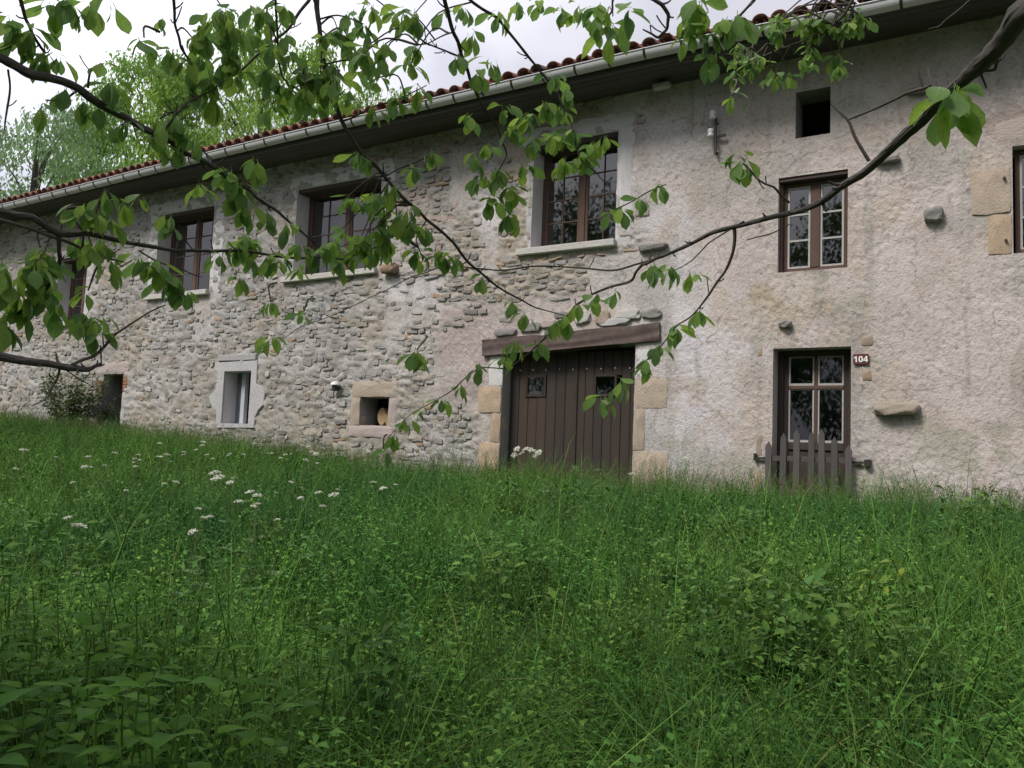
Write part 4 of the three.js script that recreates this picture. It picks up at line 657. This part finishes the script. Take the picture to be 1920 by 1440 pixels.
// ------------------------------------------------------------------ meadow
const inView = (x, z, m = 1.2) => { const dx = x - EYE.x, dz = z - EYE.z, f = dx * -Math.sin(YAW) + dz * -Math.cos(YAW), s = dx * Math.cos(YAW) - dz * Math.sin(YAW); return f > -.5 && Math.abs(s) < f * .70 + m; };
function stuffInstances(name, geo, mat, list, label, category) {
  const m = new THREE.InstancedMesh(geo, mat, list.length), mt = new THREE.Matrix4(), q = new THREE.Quaternion(), e = new THREE.Euler(), c = new THREE.Color();
  list.forEach((o, i) => { q.setFromEuler(e.set(o.tx ?? 0, o.ry, o.tz ?? 0)); if (o.tilt) q.premultiply(new THREE.Quaternion().setFromUnitVectors(V(0, 1, 0), V(-o.tilt[1], 1, -o.tilt[0]).normalize())); mt.compose(V(o.x, o.y, o.z), q, V(o.s, o.s * (o.h ?? 1), o.s)); m.setMatrixAt(i, mt); m.setColorAt(i, c.setRGB(...o.c)); });
  m.name = name; m.castShadow = m.receiveShadow = true; tag(m, label, category, null, 'stuff'); scene.add(m); return m;
}
function bladeClump(seed, n, rad, h0, h1, w, lean, segs = 4) {
  const r = rng(seed), G = [];
  for (let k = 0; k < n; k++) {
    const a = r() * 6.28, d = Math.sqrt(r()) * rad, h = lerp(h0, h1, r()), l = lean * (.25 + r()), dir = r() * 6.28, ww = w * (.6 + .8 * r()), pos = [], idx = [], tw = r() * 6.28;
    for (let i = 0; i <= segs; i++) { const t = i / segs, b = l * t * t * h, y = h * (t - .35 * l * t * t * t), wd = ww * .5 * (1 - Math.pow(t, 2.2)) + .0004; const x = Math.cos(a) * d + Math.cos(dir) * b, z = Math.sin(a) * d + Math.sin(dir) * b; const sx = Math.cos(tw) * wd, sz = Math.sin(tw) * wd; pos.push(x - sx, y, z - sz, x + sx, y, z + sz); if (i) { const p = (i - 1) * 2; idx.push(p, p + 1, p + 2, p + 2, p + 1, p + 3); } }
    const g = new THREE.BufferGeometry(); g.setAttribute('position', new THREE.Float32BufferAttribute(pos, 3)); g.setIndex(idx); g.computeVertexNormals(); G.push(g);
  }
  return mergeGeometries(G);
}
const grassMat = new THREE.MeshPhysicalMaterial({ color: 0xffffff, roughness: .85, specularIntensity: .2, side: THREE.DoubleSide });
const patch = (x, z) => fbm(x * .35 + 30, z * .35 + 12, 3);
{
  // turf patches about 0.8 m across, laid close; every blade has its own height, lean and tint
  function turf(seed, n, herbs) {
    const r = rng(seed), P = [], C = [], I = [], ox = r() * 90;
    for (let k = 0; k < n; k++) {
      const a = r() * 6.28, d = .46 * Math.pow(r(), .6), x0 = Math.cos(a) * d, z0 = Math.sin(a) * d, f = fbm(x0 * 4 + ox, z0 * 4 + ox, 2);
      const h = lerp(.18, .72, r()) * (.6 + .8 * f) * (r() < .06 ? 1.45 : 1), l = (.15 + 1.5 * r()), dir = r() * 6.28, w = lerp(.004, .012, r() * r()), tw = r() * 6.28, segs = 4, b = P.length / 3;
      const v = lerp(.7, 1.3, r()), u = r(), c = u < .12 ? [1.5, 1.12, 1.5] : u < .24 ? [.75, .85, 1.5] : u < .28 ? [2.3, 1.15, 2.2] : [1, 1, 1];
      for (let i = 0; i <= segs; i++) { const t = i / segs, q = l * t * t * h, y = h * (t - .38 * l * t * t * t), wd = w * .5 * (1 - Math.pow(t, 2.4)) + .0004, x = x0 + Math.cos(dir) * q, z = z0 + Math.sin(dir) * q, ta = tw + t * .8, sx = Math.cos(ta) * wd, sz = Math.sin(ta) * wd; P.push(x - sx, y, z - sz, x + sx, y, z + sz); for (let e = 0; e < 2; e++) C.push(c[0] * v, c[1] * v, c[2] * v); if (i) { const p = b + (i - 1) * 2; I.push(p, p + 1, p + 2, p + 2, p + 1, p + 3); } }
    }
    for (let k = 0; k < herbs; k++) {   // small leafy weeds growing through the blades
      const a = r() * 6.28, d = .46 * Math.sqrt(r()), bx = Math.cos(a) * d, bz = Math.sin(a) * d, hh = lerp(.25, .62, r()), lx = (r() - .5) * .25, lz = (r() - .5) * .25, size = lerp(.028, .075, r() * r()), wd = lerp(.2, .42, r()), c = r() < .4 ? [1.5, 1.22, 1.3] : [1.05, 1.02, 1.2], tone = lerp(.75, 1.2, r()), m = 6 + Math.floor(r() * 6);
      for (let j = 0; j < m; j++) {
        const t = .35 + .65 * j / (m - 1), an = j * 2.4 + r() * .6, el = lerp(-.25, .55, r()), s = size * lerp(1.2, .7, t) * lerp(.8, 1.2, r()), b = P.length / 3, ux = Math.cos(an) * Math.cos(el), uy = Math.sin(el), uz = Math.sin(an) * Math.cos(el), vx = -Math.sin(an), vz = Math.cos(an), x = bx + lx * t, y = hh * t, z = bz + lz * t, w = s * wd, q = tone * lerp(.85, 1.15, r());
        P.push(x, y, z, x + ux * s * .45 + vx * w, y + uy * s * .45 + w * .3, z + uz * s * .45 + vz * w, x + ux * s * .5, y + uy * s * .5, z + uz * s * .5, x + ux * s * .45 - vx * w, y + uy * s * .45 + w * .3, z + uz * s * .45 - vz * w, x + ux * s, y + uy * s - s * .22, z + uz * s);
        for (let e = 0; e < 5; e++) C.push(c[0] * q, c[1] * q, c[2] * q); I.push(b, b + 1, b + 2, b, b + 2, b + 3, b + 1, b + 4, b + 2, b + 2, b + 4, b + 3);
      }
    }
    const g = new THREE.BufferGeometry(); g.setAttribute('position', new THREE.Float32BufferAttribute(P, 3)); g.setAttribute('color', new THREE.Float32BufferAttribute(C, 3)); g.setIndex(I); g.computeVertexNormals(); return g;
  }
  const r = rng(404), L = [[], [], [], [], []], sp = .56;
  for (let gx = -27; gx < 6; gx += sp) for (let gz = .42; gz < 13; gz += sp) {
    const x = gx + (r() - .5) * .3, z = gz + (r() - .5) * .25; if (!inView(x, z) || Math.hypot(x, z - 11) < 1.25) continue;
    const n = patch(x, z), b = lerp(.85, 1.15, r()), sl = (ground(x, z + .3) - ground(x, z - .3)) / .6, sx = (ground(x + .3, z) - ground(x - .3, z)) / .6;
    let c = n > .53 ? [.082, .185, .030] : n < .43 ? [.043, .130, .030] : [.061, .158, .028];
    L[Math.floor(r() * 5)].push({ x, y: ground(x, z) - .02, z, ry: r() * 6.28, tilt: [sl, sx], s: lerp(.95, 1.1, r()), h: .5 + 1.0 * (fbm(x * .9 + 5, z * .9 + 70, 3)) * lerp(1, .85, smooth(1.8, .3, z)) + .2 * (r() - .5), c: c.map(v => v * b) });
  }
  const names = ['bright green meadow grass with bending blades', 'long arching meadow grass', 'upright broad-bladed meadow grass', 'short tangled meadow grass', 'fine-bladed meadow grass'];
  const turfMat = new THREE.MeshPhysicalMaterial({ color: 0xffffff, vertexColors: true, roughness: .85, specularIntensity: .2, side: THREE.DoubleSide });
  L.forEach((l, i) => stuffInstances(numbered('meadow_grass'), turf(10 + i, 860, [10, 34, 60, 22, 85][i]), turfMat, l, names[i] + ' filling the slope before the house', 'grass'));
  console.log('turf', L.map(l => l.length).join());
  // broad-leaved herbs between the blades
  const hr = rng(71);
  function herbGeo(seed, stems, h, leaf, w, shape) {
    const q = rng(seed), G = [], lg = leafGeo(w, .3, .25, .08, 4, shape), m4 = new THREE.Matrix4();
    for (let s = 0; s < stems; s++) { const a = q() * 6.28, d = q() * .10, hh = h * lerp(.6, 1.1, q()), bx = Math.cos(a) * d, bz = Math.sin(a) * d, lx = (q() - .5) * .2, lz = (q() - .5) * .2; G.push((() => { const t = tube([V(bx, 0, bz), V(bx + lx * .4, hh * .5, bz + lz * .4), V(bx + lx, hh, bz + lz)], [.003, .002], 3, 0, 1); t.deleteAttribute('uv'); return t; })());
      const n = 7; for (let i = 0; i < n; i++) { const t = .3 + .7 * i / (n - 1), p = V(bx + lx * t, hh * t, bz + lz * t), an = i * 2.4 + q(), g = lg.clone().applyMatrix4(leafMatrix(p, V(Math.cos(an), lerp(-.2, .5, q()), Math.sin(an)), V(0, 1, 0).add(V((q() - .5) * .6, 0, (q() - .5) * .6)), leaf * lerp(.7, 1.2, q()) * (1.15 - .5 * t), m4)); g.deleteAttribute('uv'); G.push(g); } }
    return mergeGeometries(G);
  }
  const H = [[], [], []];
  for (let i = 0; i < 9000; i++) {
    const x = lerp(-25, 5, hr()), z = lerp(.4, 12.5, hr()); if (!inView(x, z)) continue; const n = fbm(x * .55 + 80, z * .55 + 3, 3); if (hr() > smooth(.36, .58, n) * .9 + .12) continue; if (Math.hypot(x, z - 11) < 1.5) continue;
    const b = lerp(.75, 1.3, hr()), k = Math.floor(hr() * 3), c = [[.062, .16, .03], [.09, .195, .032], [.045, .13, .032]][k]; H[k].push({ x, y: ground(x, z), z, ry: hr() * 6.28, s: lerp(.8, 1.25, hr()), c: c.map(v => v * b) });
  }
  stuffInstances(numbered('meadow_herb'), herbGeo(1, 6, .58, .062, .5, 0), grassMat, H[0], 'low leafy weeds with oval leaves among the grass', 'weeds');
  stuffInstances(numbered('meadow_herb'), herbGeo(2, 9, .54, .038, .6, 1), grassMat, H[1], 'yellowish small-leaved weeds among the grass', 'weeds');
  stuffInstances(numbered('meadow_herb'), herbGeo(3, 6, .66, .08, .3, 1), grassMat, H[2], 'dark narrow-leaved weeds among the grass', 'weeds');
  // flowering grass stalks with loose heads, some dry by the wall
  const sr = rng(88), S = [[], []];
  const stalk = (seed, n) => { const q = rng(seed), G = []; for (let i = 0; i < n; i++) { const a = q() * 6.28, d = q() * .12, h = lerp(.75, 1.1, q()), lx = (q() - .5) * .3, lz = (q() - .5) * .3; const b = V(Math.cos(a) * d, 0, Math.sin(a) * d), t = V(b.x + lx, h, b.z + lz); const g = tube([b, V(b.x + lx * .3, h * .55, b.z + lz * .3), t], [.0018, .0012], 3, 0, 1); g.deleteAttribute('uv'); G.push(g.toNonIndexed()); for (let k = 0; k < 9; k++) { const y = -.13 + .017 * k, w = .028 * (1 - k / 11), an = k * 2.4; const e = new THREE.OctahedronGeometry(1, 0).scale(.003, .012, .003).rotateZ(-.5 * Math.cos(an)).translate(t.x + lx * y * .7 + Math.cos(an) * w, t.y + y, t.z + lz * y * .7 + Math.sin(an) * w); e.deleteAttribute('uv'); G.push(e.index ? e.toNonIndexed() : e); } } return mergeGeometries(G); };
  for (let i = 0; i < 4200; i++) { const x = lerp(-24, 5, sr()), z = lerp(.25, 11.5, Math.pow(sr(), 1.5)); if (!inView(x, z) || Math.hypot(x, z - 11) < 2.2) continue; const w = z < 1.3, b = lerp(.7, 1.2, sr()); S[w ? 1 : 0].push({ x, y: ground(x, z), z, ry: sr() * 6.28, s: lerp(.75, 1.0, sr()), h: w ? .82 : .9, c: (w ? [.17, .15, .075] : [.085, .16, .04]).map(v => v * b) }); }
  stuffInstances(numbered('seed_grass'), stalk(1, 4), grassMat, S[0], 'tall flowering grass stalks standing above the meadow', 'grass');
  stuffInstances(numbered('seed_grass'), stalk(2, 5), grassMat, S[1], 'dry brownish grass stalks along the foot of the wall', 'grass');
}
// where a sight line meets the meadow's top, h above the soil
function meadowHit(px, py, h) { const d = rayDir(px, py); let t = 1.5; for (; t < 30; t += .03) { const p = EYE.clone().addScaledVector(d, t); if (p.z < .25 || p.y < ground(p.x, p.z) + h) return p; } return EYE.clone().addScaledVector(d, 12); }
{ // nettles in the dark lower left corner and a few elsewhere
  const lg = leafGeo(.5, .22, .30, .12, 6, 1), mats = [foliage(.065, .165, .016, .4, { specularIntensity: .15 }), foliage(.085, .19, .018, .4, { specularIntensity: .15 }), foliage(.05, .13, .02, .35, { specularIntensity: .15 })], stem = foliage(.10, .19, .035, .2, { specularIntensity: .15 });
  const proto = mats.map((mt, k) => { const r = rng(600 + k), g = new THREE.Group(), h = 1.0, m4 = new THREE.Matrix4(); part('stem', tube([V(0, 0, 0), V(.02, h * .5, .01), V(.05 * (k - 1), h, .02)], [.004, .002], 5, 0, 1), stem, g);
    for (let i = 0; i < 9; i++) { const t = .22 + .78 * i / 8, an = i * 1.571 + r() * .3; for (const s of [0, Math.PI]) { const m = part('leaf', lg, mt, g), p = V(.05 * (k - 1) * t * t, h * t, .02 * t); leafMatrix(p, V(Math.cos(an + s), lerp(.05, .45, t), Math.sin(an + s)), V(0, 1, 0), .155 * (1.12 - .62 * t) * lerp(.85, 1.15, r()), m4); m4.decompose(m.position, m.quaternion, m.scale); } } return g; });
  const r = rng(61);
  for (let i = 0, n = 0; n < 90 && i < 900; i++) {
    const px = -80 + 900 * Math.pow(r(), 1.25), py = lerp(1060, 1480, r()), d = rayDir(px, py), hh = lerp(.7, 1.0, r()); let t = 1.2; for (; t < 9; t += .03) { const p = EYE.clone().addScaledVector(d, t); if (p.y < ground(p.x, p.z) + hh * .85) break; }
    const p = EYE.clone().addScaledVector(d, t); if (t > 8.5 || t < 1.3) continue; if (r() > smooth(900, 150, px + (1440 - py) * .6)) continue; n++;
    const o = proto[n % 3].clone(); o.name = numbered('nettle_plant'); o.position.set(p.x, ground(p.x, p.z), p.z); o.scale.setScalar(hh); o.rotation.set((r() - .5) * .25, r() * 6.28, (r() - .5) * .25); tag(o, 'dark green stinging nettle in the shaded thicket at lower left', 'nettle', 'nettles in the lower left thicket'); scene.add(o);
  }
}
{ // white umbel flowers: each plant with its own place
  const white = std(.60, .61, .50, .9), stem = foliage(.08, .13, .04, .2);
  const umbel = rays => { const G = []; const r = rng(rays * 7); for (let i = 0; i < rays; i++) { const a = i * 2.4, d = .06 * Math.sqrt((i + .5) / rays); for (let k = 0; k < 5; k++) { const b = r() * 6.28, e = r() * .014; G.push(new THREE.IcosahedronGeometry(.0045 + r() * .003, 0).scale(1.3, .6, 1.3).translate(Math.cos(a) * d + Math.cos(b) * e, .012 - d * d * 5 + r() * .022, Math.sin(a) * d + Math.sin(b) * e)); } } return mergeGeometries(G.map(g => { g.deleteAttribute('uv'); return g; })); };
  const U = [umbel(14), umbel(18)], lg = leafGeo(.6, .3, .2, .1, 4, 1), r = rng(909);
  const spots = [[402, 888, 1.1, 3, 'by the leafy middle of the left meadow'], [432, 906, 1, 2], [482, 930, .9, 2], [448, 942, .8, 1], [128, 972, .9, 2], [382, 830, 1.0, 2], [372, 955, .8, 2], [382, 972, .7, 1], [598, 925, .9, 2], [606, 950, .8, 1], [362, 998, .7, 1], [592, 852, .9, 2], [572, 862, .9, 2], [578, 838, .9, 2], [300, 832, .8, 1], [478, 832, .8, 1], [150, 786, .9, 1], [158, 876, .8, 1], [246, 776, .8, 1], [690, 845, .8, 1], [1185, 890, .9, 1], [1285, 860, 1.0, 1], [106, 858, .7, 1], [330, 905, .7, 1], [545, 905, .7, 1], [700, 905, .6, 1], [215, 850, .7, 1], [30, 880, .7, 1], [520, 975, .6, 1]];
  { const q = rng(5150); for (let i = 0; i < 34; i++) spots.push([lerp(20, 760, q()), lerp(842, 985, q() * q()), lerp(.45, .8, q()), 1 + Math.floor(q() * 2)]); }
  spots.forEach(([px, py, s, n]) => {
    const top = meadowHit(px, py, .82), y0 = ground(top.x, top.z), o = new THREE.Group(); o.name = numbered('cow_parsley'); o.position.set(top.x, y0, top.z); const h = top.y - y0;
    part('stem', tube([V(.02, 0, .02), V(.01, h * .5, .01), V(0, h, 0)], [.005, .003], 5, 0, 1), stem, o);
    for (let k = 0; k < n; k++) { const dx = k ? (r() - .5) * .26 : 0, dz = k ? (r() - .5) * .2 : 0, dy = k ? (r() - .6) * .1 : 0; if (k) part('side_stem', tube([V(.005, h * .72, .005), V(dx * .7, h * .9 + dy, dz * .7), V(dx, h + dy, dz)], [.003, .002], 4, 0, 1), stem, o); const m = part('umbel', U[k % 2], white, o); m.position.set(dx, h + dy, dz); m.scale.setScalar(s * lerp(.45, .75, r())); m.rotation.set((r() - .5) * .5, r() * 6, (r() - .5) * .5); }
    for (let k = 0; k < 5; k++) { const m = part('leaf', lg, grassLeaf(), o), a = r() * 6.28, m4 = leafMatrix(V(.01, h * (.2 + .1 * k), .01), V(Math.cos(a), .3, Math.sin(a)), V(0, 1, 0), .16); m4.decompose(m.position, m.quaternion, m.scale); }
    tag(o, 'small white umbel flower standing in the meadow grass', 'flower', 'white umbel flowers in the meadow'); scene.add(o);
  });
  // the white rose-like blossoms before the barn door
  const p = V(-6.18, ground(-6.18, .55), .55), o = thing('white_flower_plant', 'clump of white blossoms just before the barn door', 'flower', p.toArray());
  part('stem', mergeGeometries([0, 1, 2].map(k => tube([V(0, 0, 0), V(.02 * k, .4, 0), V(-.12 + .13 * k, .82 + .03 * k, .02 * k)], [.005, .003], 4, 0, 1))), stem, o);
  for (let k = 0; k < 8; k++) { const m = part('blossom', U[k % 2], white, o); m.position.set(-.19 + .06 * k, .84 + (r() - .4) * .10, (r() - .5) * .1); m.scale.setScalar(.85); m.rotation.set(.7 + (r() - .5), 0, (r() - .5)); }
  // tall bare umbel skeleton before the barn door's left jamb
  const q = V(-7.35, ground(-7.35, .7), .7), w = thing('tall_weed', 'tall thin branching weed before the left jamb of the barn door', 'weed', q.toArray()), ws = std(.14, .155, .085, .9);
  part('stem', tube([V(0, 0, 0), V(.01, .5, 0), V(-.02, .95, .01), V(0, 1.35, 0)], [.008, .006, .004, .002], 5, 0, 1), ws, w);
  for (let k = 0; k < 11; k++) { const y = .5 + k * .075, a = k * 2.4, l = .34 - k * .018; part('side_stem', tube([V(0, y, 0), V(Math.cos(a) * l * .5, y + l * .45, Math.sin(a) * l * .3), V(Math.cos(a) * l, y + l, Math.sin(a) * l * .6)], [.003, .0015], 4, 0, 1), ws, w); const m = part('seed_head', U[0], ws, w); m.position.set(Math.cos(a) * l, y + l, Math.sin(a) * l * .6); m.scale.setScalar(.7); }
}
function grassLeaf() { return grassLeaf.m ??= foliage(.07, .14, .035, .35); }
{ // shrub and ivy at the low doorway, bright yellow-green weed, dock by the barn door, bush by the wall
  function bush(name, label, pos, rad, hgt, n, leaf, cols, stems, category = 'shrub', seed = 1) {
    const r = rng(seed), o = thing(name, label, category, pos), L = [], lg = leafGeo(.45, .3, .2, .1, 3), m4 = new THREE.Matrix4();
    for (let i = 0; i < stems; i++) { const a = r() * 6.28, d = rad * Math.sqrt(r()), h = hgt * lerp(.6, 1, r()); part('stem', tube([V(d * .2 * Math.cos(a), 0, d * .2 * Math.sin(a)), V(d * .6 * Math.cos(a), h * .55, d * .6 * Math.sin(a) * .6), V(d * Math.cos(a), h, d * Math.sin(a) * .6)], [.009, .005, .002].map(q => q * (category === 'shrub' ? 1 : .5)), 4, .1, i), category === 'shrub' ? twigMat : grassLeaf(), o);
      for (let k = 0; k < n / stems; k++) { const t = lerp(.25, 1, Math.pow(r(), .7)), p = V(d * t * Math.cos(a) + (r() - .5) * .16, h * t + (r() - .5) * .12, d * t * Math.sin(a) * .6 + (r() - .5) * .14), c = cols[Math.floor(r() * cols.length)], v = .75 + .5 * r(); L.push(paint(lg.clone().applyMatrix4(leafMatrix(p, V(r() - .5, -.2 + r() * .5, r() - .5), V(r() - .5, .8, r() - .5), leaf * (.7 + .6 * r()), m4)), c[0] * v, c[1] * v, c[2] * v)); } }
    part('foliage', mergeGeometries(L), new THREE.MeshPhysicalMaterial({ vertexColors: true, roughness: .9, specularIntensity: .35, transmission: .35, thickness: 0, side: THREE.DoubleSide }), o); return o;
  }
  bush('shrub', 'loose grey-green shrub beside the low brick-edged doorway', [-17.75, wallGround(-17.75), .55], 1.0, 1.7, 3200, .085, [[.085, .14, .045], [.07, .13, .05], [.12, .12, .04], [.09, .16, .045]], 34, 'shrub', 2);
  bush('shrub', 'green creeper hanging in the low doorway', [-17.2, wallGround(-17.2), .12], .34, 1.3, 420, .08, [[.06, .12, .03], [.09, .15, .03]], 14, 'shrub', 3);
  bush('shrub', 'dark small bush at the wall between low doorway and slit window', [-16.0, wallGround(-16), .7], .4, .75, 420, .09, [[.045, .10, .045], [.05, .12, .05]], 14, 'shrub', 4);
  bush('shrub', 'pale yellowish weeds at the wall left of the slit window', [-14.4, wallGround(-14.4), .4], .8, .75, 700, .05, [[.16, .165, .07], [.13, .15, .06], [.18, .17, .09]], 30, 'weeds', 5);
  bush('shrub', 'bright green bush at the left picture edge by the wall', [-22.0, wallGround(-22), .8], .7, .9, 600, .08, [[.10, .18, .04], [.12, .2, .04]], 18, 'shrub', 6);
  let p = meadowHit(1620, 1045, .72); bush('weed_plant', 'yellow-green leafy weed standing out in the right meadow', [p.x, ground(p.x, p.z), p.z], .12, .70, 110, .075, [[.20, .27, .035], [.13, .22, .03]], 9, 'weed', 7);
  { const q = rng(321), n0 = [[.085, .19, .03], [.06, .155, .03]], n1 = [[.12, .215, .035], [.09, .18, .03]]; for (let i = 0; i < 26; i++) { const px = lerp(60, 1900, q()), h = lerp(.6, .85, q()), t = meadowHit(px, lerp(920, 1330, q() * q()), h * .9), o = bush('weed_plant', 'leafy green weed clump rising through the meadow grass', [t.x, ground(t.x, t.z), t.z], lerp(.18, .4, q()), h, lerp(140, 320, q()), lerp(.05, .095, q()), q() < .5 ? n0 : n1, 8 + Math.floor(q() * 8), 'weed', 40 + i); o.userData.group = 'leafy weed clumps in the meadow'; } }
  p = V(-5.2, 0, .5); bush('dock_plant', 'broad-leaved green plant at the foot of the barn door', [p.x, ground(p.x, p.z), p.z], .2, .68, 60, .17, [[.09, .15, .06], [.08, .14, .05]], 7, 'plant', 8);
  p = meadowHit(1070, 930, .6); bush('weed_plant', 'dense leafy weed patch in the meadow below the barn door', [p.x, ground(p.x, p.z), p.z], .8, .75, 900, .075, [[.075, .16, .03], [.06, .13, .035]], 34, 'weed', 9);
}
shade(scene);
renderer.render(scene, camera);
